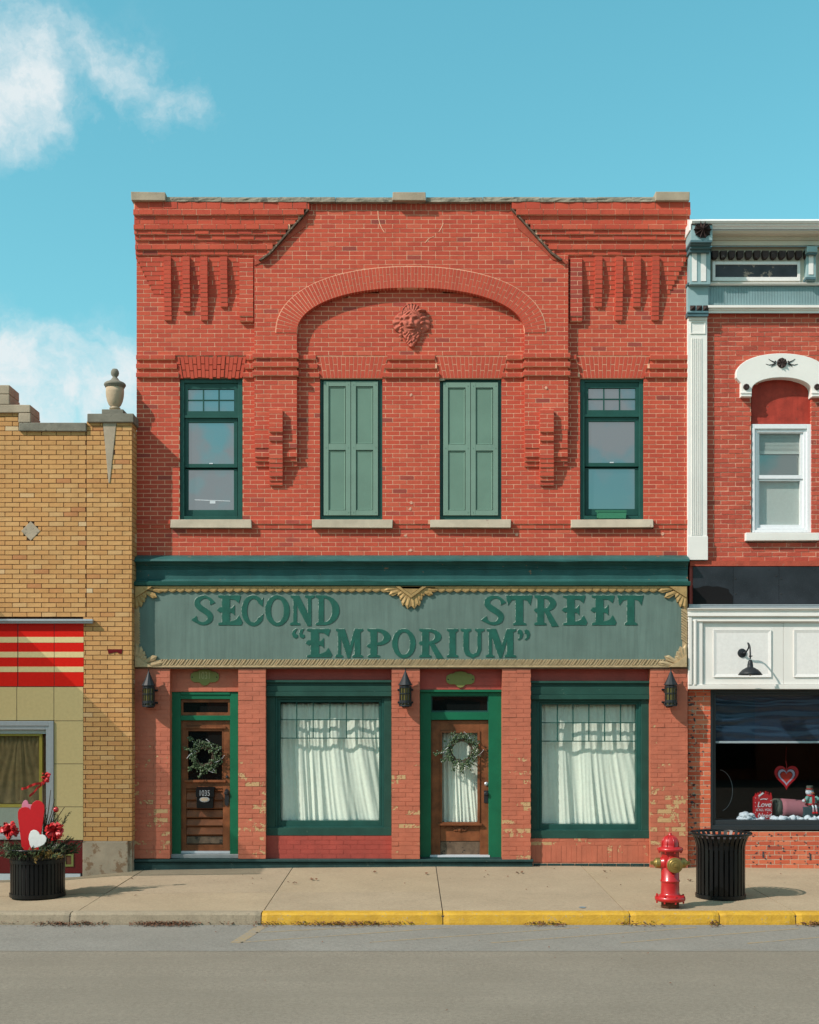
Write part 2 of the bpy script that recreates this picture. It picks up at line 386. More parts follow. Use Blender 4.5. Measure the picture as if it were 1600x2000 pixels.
def glass(name, tintc, gloss, ior=1.5, ripple=0.0):
    """see-through pane: clear body with a mirror coat that follows the angle of view"""
    m = bpy.data.materials.new(name); m.use_nodes = True; t = NT(m.node_tree); t.n.clear()
    tr = t.node('BsdfTransparent'); tr.inputs[0].default_value = (*tintc, 1); gl = t.node('BsdfGlossy'); gl.inputs['Roughness'].default_value = .015
    fr = t.node('Fresnel'); fr.inputs[0].default_value = ior; mx = t.node('MixShader'); o = t.node('OutputMaterial')
    if ripple:
        g = t.node('NewGeometry'); bn = t.node('Bump'); bn.inputs['Strength'].default_value = ripple; bn.inputs['Distance'].default_value = .02
        t.put(bn.inputs['Height'], t.noise(g.outputs['Position'], 1.6, 2)); t.l.new(bn.outputs[0], gl.inputs['Normal'])
    bf = t.node('NewGeometry'); t.put(mx.inputs[0], t.math('MULTIPLY', t.math('MULTIPLY', fr.outputs[0], gloss, clamp=True), t.math('SUBTRACT', 1.0, bf.outputs['Backfacing']))); t.l.new(tr.outputs[0], mx.inputs[1]); t.l.new(gl.outputs[0], mx.inputs[2]); t.l.new(mx.outputs[0], o.inputs[0])
    MATS[name] = m
glass('clear_glass', (.93, .95, .93), 1.2)
glass('shop_glass', (.90, .93, .95), 1.0)
def mirror_glass(name, c, ior):
    m, t, b, P = base_mat(name); b.inputs['Base Color'].default_value = (*c, 1); b.inputs['Roughness'].default_value = .03; b.inputs['IOR'].default_value = ior
    bump(t, b, t.noise(P, 1.4, 2), .10, .02); MATS[name] = m
mirror_glass('dark_pane', (.022, .032, .038), 3.0)
mirror_glass('transom_pane', (.006, .008, .008), 1.5)
mt_ = bpy.data.materials.new('half_shade'); mt_.use_nodes = True; t_ = NT(mt_.node_tree); t_.n.clear()   # sheet for the unseen awning, made part see-through to weaken its shade
a_, b_, c_, o_ = t_.node('BsdfTransparent'), t_.node('BsdfDiffuse'), t_.node('MixShader'), t_.node('OutputMaterial'); b_.inputs[0].default_value = (.45, .40, .34, 1); c_.inputs[0].default_value = .52
t_.l.new(a_.outputs[0], c_.inputs[1]); t_.l.new(b_.outputs[0], c_.inputs[2]); t_.l.new(c_.outputs[0], o_.inputs[0]); MATS['half_shade'] = mt_
M = MATS

# ================================================================ main building
main = thing('brick_building', 'two storey red brick shop building with an arched upper wall and green shopfront', 'building')
BL, BC, BH = .206, .0643, .0553          # brick length with joint, course, brick height
CP = 8.68                                # course in pixels
class Bricks:
    """collects bricks of one wall, then splits them: the 300 that show largest single, the rest joined"""
    def __init__(s, mat, mortar, joint=.0095, inset=.006, jit=.0012, dark=.0):
        s.mat, s.mortar, s.j, s.inset, s.jit = mat, mortar, joint, inset, jit; s.b = []; s.core = MB(); s.dark = dark
    def tint(s):
        t = R.random(); t = .25 + .6 * t
        q = R.random()
        if q < .035: t = R.uniform(0.02, .18)
        elif q > .95: t = R.uniform(.88, 1)
        return t
    def one(s, x0, x1, z0, z1, y, dep=.1, tint=None, single=True): s.b.append([x0, x1, z0, z1, y, dep, s.tint() if tint is None else tint, single])
    def course(s, x0, x1, z0, z1, y, ph=0.0, L=BL, dep=.10, back=.12, tint=None, core=True, rag=0, jz=None):
        """one course between x0 and x1"""
        if x1 - x0 < .02: return
        if core: s.core.box(x0 + .002, x1 - .002, y + s.inset, max(back, y + .05), z0, z1)
        j = s.j; jz = j if jz is None else jz
        x = x0 - (ph % L)
        while x < x1 - .012:
            a, b = max(x, x0), min(x + L - j, x1)
            if b - a > .022:
                s.one(a, b, z0 + jz / 2, z1 - jz / 2, y + R.uniform(-s.jit, s.jit) - (R.uniform(0, rag) if rag else 0), dep, None if tint is None else tint(), abs(b - a - L + j) < .002)
            x += L
    def finish(s, parent, single, joined, core_name, n=300, key=lambda q: True, L=BL, smallfirst=False):
        # the nearest full bricks lead; they are spread evenly when all are the same size
        idx = [i for i, q in enumerate(s.b) if q[7] and key(q)]
        area = lambda q: (q[1] - q[0]) * (q[3] - q[2]) / ((D + q[4]) ** 2 + ((q[0] + q[1]) / 2) ** 2 + ((q[2] + q[3]) / 2 - CZ) ** 2)
        idx.sort(key=lambda i: -area(s.b[i])); pick = set(idx[:n]); cache = {}
        mb = MB(); base = WL[parent.name]
        for i, (x0, x1, z0, z1, y, dep, t, sg) in enumerate(s.b):
            if i in pick:
                k = (round(x1 - x0, 3), round(z1 - z0, 3), round(dep, 3), int(t * 9))
                if k not in cache:
                    q = MB(); q.box(-(x1 - x0) / 2, (x1 - x0) / 2, -dep / 2, dep / 2, -(z1 - z0) / 2, (z1 - z0) / 2, t, s.jit); cache[k] = q.mesh(single, s.mat)
                o = bpy.data.objects.new(single, cache[k]); link(o, parent, ((x0 + x1) / 2, y + dep / 2, (z0 + z1) / 2))
            else: mb.box(x0, x1, y, y + dep, z0, z1, t, s.jit)
        if mb.v: obj(joined, mb, s.mat, parent, kind='stuff')
        obj(core_name, s.core, s.mortar, parent, kind='stuff')

def cut(spans, a, b):
    out = []
    for p, q in spans:
        if b <= p or a >= q: out.append((p, q)); continue
        if a > p: out.append((p, a))
        if b < q: out.append((b, q))
    return out
YC = -.095                                   # centre field and pilasters stand one brick proud
AX, AZ0 = X(802.5, YC), Z(650, YC)           # centre and spring of the arch
AN = 2.2
def arch_half(rx, rz, z):
    k = (z - AZ0) / rz
    if k <= 0: return rx
    if k >= 1: return 0
    return rx * (1 - k ** AN) ** (1 / AN)
RI, HI = (X(1025, YC) - X(580, YC)) / 2, Z(562, YC) - AZ0
TH = Z(521, YC) - Z(562, YC)
RO, HO = RI + TH, HI + TH
mw = Bricks(M['red_brick'], M['mortar'], joint=.0095, inset=.003, jit=.0008)
zc = lambda k: Z(1085 - CP * k)
wins = [(351, 474, 740, 1015), (625, 747, 740, 1015), (859, 980, 740, 1015), (1133, 1257.5, 738, 1014)]
sills = [(333, 491), (609, 767), (840, 998), (1116, 1276)]
jack = [((343, 482), (351, 474)), ((617, 757), (625, 747)), ((849, 990), (859, 980)), ((1125, 1270), (1133, 1257.5))]
XL, XR = X(267), X(1343)
PL0, PL1, PR0, PR1 = X(497, YC), X(580, YC), X(1025, YC), X(1110, YC)
KT = 66
diag = lambda z: (lambda t: X(508 + 94 * t, -.15))(max(0, min(1, (z - Z(508, -.1)) / (Z(405, -.2) - Z(508, -.1)))))   # foot of the slanted cornice end
diagr = lambda z: (lambda t: X(1098 - 98 * t, -.15))(max(0, min(1, (z - Z(508, -.1)) / (Z(405, -.2) - Z(508, -.1)))))
for k in range(-1, 67):
    z0, z1 = zc(k), zc(k + 1); zm = (z0 + z1) / 2; ph = (k % 2) * BL / 2
    band = k in (40, 42, 44); sillband = {7: .03, 6: .015}.get(k, 0)
    if k < 0: z0 = Z(1090)
    # base plane: outer bays and the recess under the arch
    spans = [(XL, XR)]
    if zm > Z(905): spans = cut(cut(spans, PL0 + .03, PL1 - .03), PR0 + .03, PR1 - .03)
    for (u0, u1, v0, v1) in wins:
        if Z(v1) < zm < Z(v0): spans = cut(spans, X(u0), X(u1))
    for (t0, t1), (b0, b1) in jack:
        if Z(739) < zm < Z(696):
            f = (zm - Z(739)) / (Z(697) - Z(739)); spans = cut(spans, X(b0 + (t0 - b0) * f), X(b1 + (t1 - b1) * f))
    for (u0, u1) in sills:
        if Z(1031) < zm < Z(1014): spans = cut(spans, X(u0), X(u1))
    if zm > AZ0:
        h = arch_half(RI, HI, zm) + .03; spans = cut(cut(spans, -99, AX - h) if False else spans, AX + h, PR0 + .03) if h > .05 else spans
        spans = cut(spans, PL1 - .03, AX - h) if h > .05 else cut(spans, PL1 - .03, PR0 + .03)
    for a, b in spans:
        y = -.04 if band else -sillband
        mw.course(a, b, z0, z1, y, ph + (a - XL) % BL, tint=(lambda: R.uniform(.3, .6)) if band else None)
    # pilasters and the field over the arch
    if zm > Z(905, YC):
        if zm < AZ0: sp = [(PL0, PL1), (PR0, PR1)]
        else:
            sp = [(PL0, PR1)]; h = arch_half(RO - .03, HO - .03, zm)
            if h > 0: sp = cut(sp, AX - h, AX + h)
            if h > 0 and zm < AZ0 + .3: pass
        vtop = VH - (zm - CZ) * F / (D + YC)
        for a, b in sp:
            y = YC - (.038 if band else 0)
            if band: a, b = a - .025, b + .025
            if vtop > 840: y = YC + {5: 0}.get(0, 0) + min(.07, .012 * max(0, (vtop - 870) / CP)) + .018
            mw.course(a, b, z0, z1, y, ph + (a - XL) % BL, tint=(lambda: R.uniform(.3, .6)) if band else None)
# upper field, beside the slanted cornice ends
zt = Z(411, YC); k = 66; n = round((zt - zc(67)) / BC); hh = (zt - zc(67)) / n
for i in range(n):
    z0 = zc(67) + i * hh; zm = z0 + hh / 2; a, b = diag(zm), diagr(zm); h = arch_half(RO - .03, HO - .03, zm); sp = [(a, b)]
    if h > 0: sp = cut(sp, AX - h, AX + h)
    for a, b in sp: mw.course(a, b, z0, z0 + hh, YC, (i % 2) * BL / 2 + (a - XL) % BL)
x = X(600, YC); z0, z1 = zt + .004, Z(393.5, YC)
mw.core.box(x, X(1003, YC), YC + .006, .12, z0, z1)
while x < X(1002, YC): mw.one(x, x + .062, z0 + .004, z1, YC + R.uniform(-.001, .001), .1, R.uniform(.35, .65), False); x += .0715
# corbelled cornice of the two outer bays: rows listed top to bottom as (v top, v bottom, projection)
rows = [(394.5, 408.5, .150), (408.5, 419.5, .165), (419.5, 429.5, .128), (429.5, 438, .128), (438, 448, .150), (448, 458, .128), (458, 468.5, .106), (468.5, 477, .075), (477, 487.5, .092), (487.5, 498, .066), (498, 506, .038)]
for i, (v0, v1, p) in enumerate(rows):
    y = -p; z1, z0 = Z(v0, y), Z(v1, y); zm = (z0 + z1) / 2; ph = R.uniform(0, BL); l0 = XL - max(0, p - .1) * .18
    mw.course(l0, max(diag(zm), l0 + .3) - .01 if i else X(604, y), z0, z1, y, ph, dep=p + .02, rag=.012)
    mw.course(diagr(zm) + .01 if i else X(1000, y), XR + max(0, p - .1) * .12, z0, z1, y, R.uniform(0, BL), dep=p + .02, rag=.008)
obj('fillet', MB().pxprism([(603, 409), (600, 408.5), (524, 494), (505, 507), (510, 508), (526.5, 496.5)], -.155, -.05), M['lead'], main)
obj('fillet', MB().pxprism([(998, 407), (1001, 406.5), (1079, 492), (1099, 506), (1094, 507.5), (1076.5, 495)], -.155, -.05), M['lead'], main)
obj('patch', MB().pxprism([(603, 414), (598, 442), (553, 474), (524, 508), (497, 518), (498, 509), (530, 496)], YC - .012, -.05), M['render_red'], main)
obj('patch', MB().pxprism([(999, 412), (1012, 446), (1052, 480), (1078, 506), (1108, 516), (1106, 508), (1074, 494)], YC - .012, -.05), M['render_red'], main)
# corbel table and hanging brackets under the cornice
def corbels(u0, u1, side):
    for i in range(8):
        v0 = 505 + i * CP; p = .052 - i * .0065
        a, b = (u0 + i * 4.2, u1) if side < 0 else (u0, u1 - i * 4.2)
        mw.course(X(a), X(b), Z(v0 + CP), Z(v0), -p, (i % 2) * .1, dep=.11, jz=.005)
corbels(270, 470, -1); corbels(1137, 1338, 1)
for u, vb in ((322, 635), (358.5, 610), (393, 635), (431.5, 609), (1161, 607), (1201, 632), (1236, 607), (1272, 632)):
    n = int((vb - 505) / CP)
    for i in range(n):
        v0 = 505 + i * CP; p = .085 - .058 * max(0, (i - n * .35)) / (n * .65)
        q = -p; mw.core.box(X(u + .5), X(u + 13.5), q + .006, .01, Z(v0 + CP), Z(v0)); mw.one(X(u), X(u + 14), Z(v0 + CP) + .004, Z(v0) - .003, q, p + .005, R.uniform(.3, .6), False)
for u0, u1 in ((469, 496), (1113, 1136)):
    for i in range(14):
        v0 = 508 + i * CP; mw.course(X(u0), X(u1), Z(v0 + CP), Z(v0), -.075 if i < 13 else -.06, (i % 2) * .1, dep=.09, tint=(lambda: R.uniform(0, .32)) if u0 > 1000 else None)
# stepped brackets that end the pilasters
def pendant(u0, u1, ua, ub):
    for i in range(17):
        v0 = 800 + i * CP
        p = [.16, .16, .16, .165, .165, .14, .15, .125, .125, .125, .125, .115, .105, .09, .085, .06, .04][i]
        q = -p - (.005 if i < 5 else 0); mw.course(X(ua, q), X(ub, q), Z(v0 + CP, q), Z(v0, q), q, (i % 2) * .1, dep=p + .02)
    for i in range(7):
        v0 = 840 + i * CP; p = [.09, .09, .09, .09, .075, .085, .06][i]
        for a, b in ((u0, ua), (ub, u1)): mw.course(X(a, -p), X(b, -p), Z(v0 + CP, -p), Z(v0, -p), -p, (i % 2) * .1, dep=p + .02)
pendant(498, 580, 526, 552); pendant(1026, 1109, 1055, 1082)
mw.finish(main, 'brick', 'brickwork', 'mortar')

# arch ring and flat arches: fans of single bricks
ab = M['red_brick']
def wedge(name, q4, y0, y1, t):
    cx = sum(p[0] for p in q4) / 4; cz = sum(p[1] for p in q4) / 4; mb = MB()
    mb.prism([(cx + (a - cx) * 1, cz + (b - cz) * 1) for a, b in q4], y0, y1, t); obj(name, mb, ab, main)
pts = []
for i in range(721):
    th = math.pi * i / 720; c, s_ = math.cos(th), math.sin(th)
    pts.append((math.copysign(abs(c) ** (2 / AN), c), abs(s_) ** (2 / AN)))
def along(f):
    i = min(719, int(f * 720)); return pts[i]
# equal arc spacing along the middle of the ring
mid = [(AX + (RI + TH / 2) * a, AZ0 + (HI + TH / 2) * b) for a, b in pts]
acc = [0]
for p, q in zip(mid, mid[1:]): acc.append(acc[-1] + math.dist(p, q))
NV = 86
def at(s_):
    import bisect
    i = max(1, min(720, bisect.bisect_left(acc, s_))); f = (s_ - acc[i - 1]) / max(1e-9, acc[i] - acc[i - 1])
    p, q = mid[i - 1], mid[i]; x, z = p[0] + (q[0] - p[0]) * f, p[1] + (q[1] - p[1]) * f
    tx, tz = q[0] - p[0], q[1] - p[1]; l = math.hypot(tx, tz); return (x, z), (tz / l, -tx / l)
for i in range(NV):
    s0, s1 = acc[-1] * (i + .08) / NV, acc[-1] * (i + .92) / NV
    (a, na), (b, nb) = at(s0), at(s1); h = TH / 2
    if na[0] * (a[0] - AX) + na[1] * (a[1] - AZ0) < 0: na = (-na[0], -na[1]); nb = (-nb[0], -nb[1])
    split = .3 if i % 2 else -.3
    for lo, hi in ((-1, split - .03), (split + .03, .97)):
        wedge('arch_brick', [(a[0] + na[0] * h * lo, a[1] + na[1] * h * lo), (b[0] + nb[0] * h * lo, b[1] + nb[1] * h * lo), (b[0] + nb[0] * h * hi, b[1] + nb[1] * h * hi), (a[0] + na[0] * h * hi, a[1] + na[1] * h * hi)], YC - .009, .04, R.uniform(.35, .7))
cm = MB(); ring_i = [(AX + RI * a, AZ0 + HI * b) for a, b in pts[::12]]; ring_o = [(AX + RO * a, AZ0 + HO * b) for a, b in pts[::12]]
ring_o = [(AX + (RO + .007) * a, AZ0 + (HO + .007) * b) for a, b in pts[::12]]; cm.strip(ring_i, ring_o, YC - .0055, .03)
obj('arch_mortar', cm, M['mortar'], main)
jm = MB()
for wi, ((t0, t1), (b0, b1)) in enumerate(jack):
    n = 17; vt, vb = 697, 739; y0 = -.012
    for i in range(n):
        f0, f1 = (i + .07) / n, (i + .93) / n; sp = .36 if i % 2 else .64
        rag = R.uniform(-.012, .006) if wi == 0 else 0; drop = R.uniform(-1.5, 1.5) if wi == 0 else 0
        for g0, g1 in ((0.01, sp - .02), (sp + .02, .99)):
            P = lambda f, g: (X(b0 + (t0 - b0) * g + ((b1 + (t1 - b1) * g) - (b0 + (t0 - b0) * g)) * f), Z(vb + (vt - vb) * g + drop))
            wedge('arch_brick', [P(f0, g0), P(f1, g0), P(f1, g1), P(f0, g1)], y0 + rag, .09, R.uniform(.35, .65))
    obj('arch_mortar', MB().pxprism([(t0 - .8, vt - 1), (t1 + .8, vt - 1), (b1, vb), (b0, vb)], -.0085 if wi else .0, .1), M['mortar' if wi else 'brown_mortar'], main)

# coping stones along the roof line
def rough_box(name, u0, u1, v0, v1, yf, yb, mat, amp=.012, nx=14):
    """long stone with a hewn face"""
    mb = MB(); x0, x1, z0, z1 = X(u0, yf), X(u1, yf), Z(v1, yf), Z(v0, yf); rows_ = []
    prof = [(yb, z0), (yf, z0), (yf, (z0 * 2 + z1) / 3), (yf, (z0 + z1 * 2) / 3), (yf + .005, z1), (yb, z1)]
    vs = []; 
    for i in range(nx + 1):
        x = x0 + (x1 - x0) * i / nx
        for j, (y, z) in enumerate(prof):
            d = noise.noise(Vector((x * 9, j * 1.7, z * 20))) * amp * (j not in (0, 5)); vs.append((x, y + d, z + (d * .6 if j in (1, 4) else 0)))
    m = len(prof); fs = []
    for i in range(nx):
        for j in range(m):
            k = (j + 1) % m; fs.append((i * m + j, i * m + k, (i + 1) * m + k, (i + 1) * m + j))
    fs += [tuple(range(m)), tuple(range((nx + 1) * m - 1, nx * m - 1, -1))]
    mb.add(vs, fs); return obj(name, mb, mat, main)
cy = -.165
for a, b in ((323, 432.5), (433.5, 544.5), (545.5, 654.5), (655.5, 767), (832.5, 943), (944, 1054.5), (1055.5, 1166), (1167, 1280)):
    d = R.uniform(-.6, .6); rough_box('coping_stone', a, b, 385 + d, 394 + d, cy, .3, M['limestone'])
for a, b in ((256, 323), (767, 832), (1280.5, 1347)): obj('coping_block', MB().px(a, b, 374.5, 391.5, cy - .045, .32, jit=.004), M['cast_stone'], main, bevel=.008)
obj('coping_bed', MB().px(263, 1343, 392.5, 395.5, -.135, .3), M['dark_stone'], main)

# body of the building behind the front
body = MB(); body.box(XL + .02, XR - .02, .62, 13, -.2, Z(400)); obj('roof_body', body, M['red_brick'], main)
sw = MB(); sw.box(XL + .004, XL + .05, .121, .64, -.2, Z(398)); sw.box(XR - .05, XR - .004, .121, .64, -.2, Z(398)); sw.box(XL + .05, XR - .05, .4, .62, Z(1300), Z(398)); obj('side_wall', sw, M['red_brick'], main)

# sills
for i, (a, b) in enumerate(sills): obj('sill', MB().px(a, b, 1014.5, 1030.5, -.075, .12, jit=.005), M['sill_stone'], main, bevel=.006)

# two glazed sash windows upstairs
def sash(u0, u1, v0, v1, du):
    fr = MB(); fr.ring(u0, u1, v0, v1, 9, 9, 8, 7, .035, .2); w_ = obj('window', fr, M['window_green'], main, bevel=.004)
    a, b = u0 + 9, u1 - 9
    tr = MB().ring(a, b, v0 + 8, v0 + 75, 7, 7, 12, 12, .06, .2); tr.px(a - 3, b + 3, v0 + 71, v0 + 76, .045, .09)
    c0, c1 = a + 7, b - 7; vt0, vt1 = v0 + 20, v0 + 63
    for f in (1 / 3, 2 / 3): tr.px(c0 + (c1 - c0) * f - 1.1, c0 + (c1 - c0) * f + 1.1, vt0, vt1, .068, .12)
    vm = (vt0 + vt1) / 2
    for k in range(3):
        p, q = c0 + (c1 - c0) * k / 3 + 1.1 * (k > 0), c0 + (c1 - c0) * (k + 1) / 3 - 1.1 * (k < 2); tr.px(p, q, vm - 1, vm + 1, .07, .12)
    obj('transom_sash', tr, M['window_green'], w_)
    for k in range(3):
        for z0, z1 in ((vt0, vm - 1), (vm + 1, vt1)): obj('pane', MB().px(c0 + (c1 - c0) * k / 3 + .5, c0 + (c1 - c0) * (k + 1) / 3 - .5, z0, z1, .085 + R.uniform(0, .002), .11), M['dark_pane'], w_)
    obj('upper_sash', MB().ring(a + 1, b - 1, v0 + 77, v0 + 199, 7, 7, 8, 34 - 0, .075, .19) if False else MB().ring(a + 1, b - 1, v0 + 77, v0 + 196, 7, 7, 8, 31 - 0, .075, .19) if False else MB().ring(a + 1, b - 1, v0 + 77, v0 + 173, 7, 7, 8, 7, .075, .19), M['window_green'], w_)
    obj('lower_sash', MB().ring(a + 1, b - 1, v0 + 176, v0 + 268, 7, 7, 1.5, 12, .105, .2), M['window_green'], w_)
    obj('pane', MB().px(c0 + 1, c1 - 1, v0 + 85, v0 + 166, .1, .12), M['dark_pane'], w_)
    obj('pane', MB().px(c0 + 1, c1 - 1, v0 + 177.5, v0 + 256, .125, .14), M['dark_pane'], w_)
    obj('catch', MB().px((c0 + c1) / 2 - 3.5, (c0 + c1) / 2 + 3.5, v0 + 164.2, v0 + 166.2, .07, .1), M['white_strip'], w_)
    return w_
w1 = sash(*wins[0], 0); w2 = sash(*wins[3], 0)
obj('latch', MB().pxprism([(380, 975.5), (450, 978), (450, 979.3), (380, 977)], .12, .1245).px(410, 421, 978.5, 983.5, .1195, .124), M['white_strip'], w1)
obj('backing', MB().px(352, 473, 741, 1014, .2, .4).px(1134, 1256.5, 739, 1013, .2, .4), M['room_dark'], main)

# closed shutters in the two middle openings
for (u0, u1, v0, v1), (s0, s1, t0, t1) in ((wins[1], (632.5, 738.5, 744.5, 1006.5)), (wins[2], (866, 973, 747, 1006.5))):
    f = MB().px(u0, u1, v0, v1, .065, .3); f.ring(u0, u1, v0, v1, 4, 7, 3, 7, .045, .065); b_ = obj('shutter_frame', f, M['door_green'] if 0 else M['window_green'], main)
    m_ = (s0 + s1) / 2
    for a, b in ((s0, m_ - .5), (m_ + .5, s1)):
        lf = MB(); wst = 9.5; vm = t0 + (t1 - t0) * .49
        lf.px(a, a + wst, t0, t1, .02, .055); lf.px(b - wst, b, t0, t1, .02, .055)
        for p, q in ((t0, t0 + 10), (vm - 6, vm + 6), (t1 - 10, t1)): lf.px(a + wst, b - wst, p, q, .022, .055)
        leaf = obj('shutter', lf, M['shutter_light'], main, bevel=.003)
        for p, q in ((t0 + 10, vm - 6), (vm + 6, t1 - 10)):
            pm = MB(); x0, x1, z0, z1 = X(a + wst), X(b - wst), Z(q), Z(p); k_ = .022
            vs = [(x0, .044, z0), (x1, .044, z0), (x1, .044, z1), (x0, .044, z1)] + [(x0 + .012, .028, z0 + .012), (x1 - .012, .028, z0 + .012), (x1 - .012, .028, z1 - .012), (x0 + .012, .028, z1 - .012)] + [(x0 + k_, .036, z0 + k_), (x1 - k_, .036, z0 + k_), (x1 - k_, .036, z1 - k_), (x0 + k_, .036, z1 - k_)]
            fs = [(i, (i + 1) % 4, (i + 1) % 4 + 4, i + 4) for i in range(4)] + [(i + 4, (i + 1) % 4 + 4, (i + 1) % 4 + 8, i + 8) for i in range(4)] + [(8, 9, 10, 11)]
            pm.add(vs, fs); obj('panel', pm, M['shutter_green'], leaf)
        sc = MB()
        for p in (t0 + 6, t1 - 6, (t0 + t1) / 2 - 2):
            for q in (a + 4.5, b - 4.5): sc.lathe([(.007, 0), (.007, .004)], X(q), .02, Z(p), 6, 'y')
        obj('screw', sc, M['shutter_green'], leaf)
obj('nest', MB().ball((X(863), .01, Z(741.5)), .03, 8, sz=(1.6, .7, .6), bump=.5), M['cast_stone'], main)
wn = MB()
for u, v in ((803, 771), (803, 982), (801, 994), (802, 1075), (792, 1046), (1010, 1044), (1295, 1043), (1067, 757)):
    n = 9; wn.pxprism([(u + math.cos(i * 6.283 / n) * R.uniform(2, 4.5), v + math.sin(i * 6.283 / n) * R.uniform(1.5, 4)) for i in range(n)], (-.1 if u == 1067 else 0) - .0045, .0 if u != 1067 else -.09)
obj('mortar_patch', wn, M['pink_mortar'], main)

for nm, pts_ in (('crack_repair', [(738, 411), (739, 425), (742, 438), (747, 448), (751, 454)]), ('crack_repair', [(866, 436), (863, 443), (859, 450), (857, 453)]), ('crack_repair', [(848, 461), (842, 464), (836, 467), (832, 472), (830, 474)])):
    y = YC - .003; A = [(X(u - .7, y), Z(v, y)) for u, v in pts_]; B_ = [(X(u + .9, y), Z(v, y)) for u, v in pts_]; obj(nm, MB().strip(A, B_, y, y + .02), M['mortar'], main)
# terracotta face over the middle: relief modelled as a height field with thickness
def mask():
    ux, vz, cx, cz = .285, .315, X(804), Z(634); NX, NZ = 96, 100; H = {}
    def g(x, z, a, b, sx, sz): return math.exp(-((x - a) / sx) ** 2 - ((z - b) / sz) ** 2)
    def hgt(x, z):
        ax = abs(x)
        face = 1 - (x / .53) ** 2 - ((z - .10) / .62) ** 2; h = -1
        if face > 0: h = .055 + .075 * math.sqrt(face)
        # crest of the cap
        cap = 1 - (x / .52) ** 2 - ((z - .48) / .46) ** 2
        if z > .42 and cap > 0:
            h = max(h, .045 + .05 * math.sqrt(cap) + .010 * math.cos(math.atan2(x, z - .3) * 22) * (z > .6) + .02 * (cap < .18))
        # wings of hair, ridged
        dx, dz = ax - .30, z - .12
        r = math.hypot(dx / .66, (dz + .10 * ax) / .52); an = math.atan2(dz + .15, dx + .2)
        if r < 1 and ax > .28: h = max(h, .028 + .045 * math.sqrt(1 - r * r) + .013 * math.cos(an * 17 + r * 5))
        # scrolls beside the face
        h = max(h, (.085 + .03 * math.cos((z) * 26)) * g(ax, z, .52, .05, .13, .55) * 1.4 - .02) if .3 < ax < .72 and -.75 < z < .55 else h
        # beard, tapering and curly
        bw = .60 * (1 - max(0, -z - .12) / .98) ** .62 if -1.08 < z < -.12 else 0
        if z < -.12 and bw > 0 and ax < bw:
            curl = math.sin(x * 26 + 1.3 * math.sin(z * 19)) * math.sin(z * 24 + 1.1 * math.sin(x * 17)); h = max(h, .035 + .055 * math.sqrt(1 - (ax / bw) ** 2) + .020 * curl)
        if face > 0:
            h += .045 * g(x, z, 0, .03, .075, .20) * (1 if z > -.1 else .5) + .03 * g(ax, z, .07, -.07, .05, .05)      # nose
            h += .022 * g(ax, z, .20, .30, .16, .06) - .040 * g(ax, z, .19, .17, .10, .065) + .018 * g(ax, z, .19, .15, .06, .028) # brow, socket, eye
            h += .030 * g(ax, z, .27, -.02, .12, .11)                                                                # cheek
            h -= .045 * g(x, z, 0, -.235, .17, .030); h += .018 * g(ax, z, .13, -.17, .12, .04) + .022 * g(x, z, 0, -.31, .12, .04)   # mouth, moustache, lip
            h += .018 * math.cos(z * 40 + ax * 30) * g(ax, z, .22, .45, .22, .10)                                    # forelock curls
        if x > .1: h = max(h, .10 * g(x, z, .48, .60, .22, .07) + .05 if g(x - (z - .6) * .6, z, .48, .60, .26, .08) > .4 else h)       # horn
        for ex, ez in ((0, -1.0), (-.09, -.93), (.09, -.93), (0, -.86)):
            r2 = ((x - ex) ** 2 + (z - ez) ** 2) / .0064
            if r2 < 1: h = max(h, .03 + .03 * math.sqrt(1 - r2))
        return h
    vs = []; ids = {}; mb = MB()
    for j in range(NZ + 1):
        for i in range(NX + 1):
            x, z = -1 + 2 * i / NX, -1.08 + 2.16 * j / NZ; H[i, j] = hgt(x, z)
    def vid(i, j, k):
        if (i, j, k) not in ids:
            ids[i, j, k] = len(vs); x, z = -1 + 2 * i / NX, -1.08 + 2.16 * j / NZ
            vs.append((cx + x * ux, .004 - (max(0.012, H[i, j] * .68) if k else -.01), cz + z * vz))
        return ids[i, j, k]
    solid = {(i, j) for i in range(NX) for j in range(NZ) if sum(H[a, b] > 0 for a in (i, i + 1) for b in (j, j + 1)) >= 3}
    fs = []
    for i, j in solid:
        fs.append((vid(i, j, 1), vid(i + 1, j, 1), vid(i + 1, j + 1, 1), vid(i, j + 1, 1)))
        for (di, dj), (p, q) in (((-1, 0), ((i, j + 1), (i, j))), ((1, 0), ((i + 1, j), (i + 1, j + 1))), ((0, -1), ((i, j), (i + 1, j))), ((0, 1), ((i + 1, j + 1), (i, j + 1)))):
            if (i + di, j + dj) not in solid: fs.append((vid(*p, 0), vid(*q, 0), vid(*q, 1), vid(*p, 1)))
    mb.add(vs, fs); o = obj('face_relief', mb, M['terracotta'], main, smooth=True)
mask()

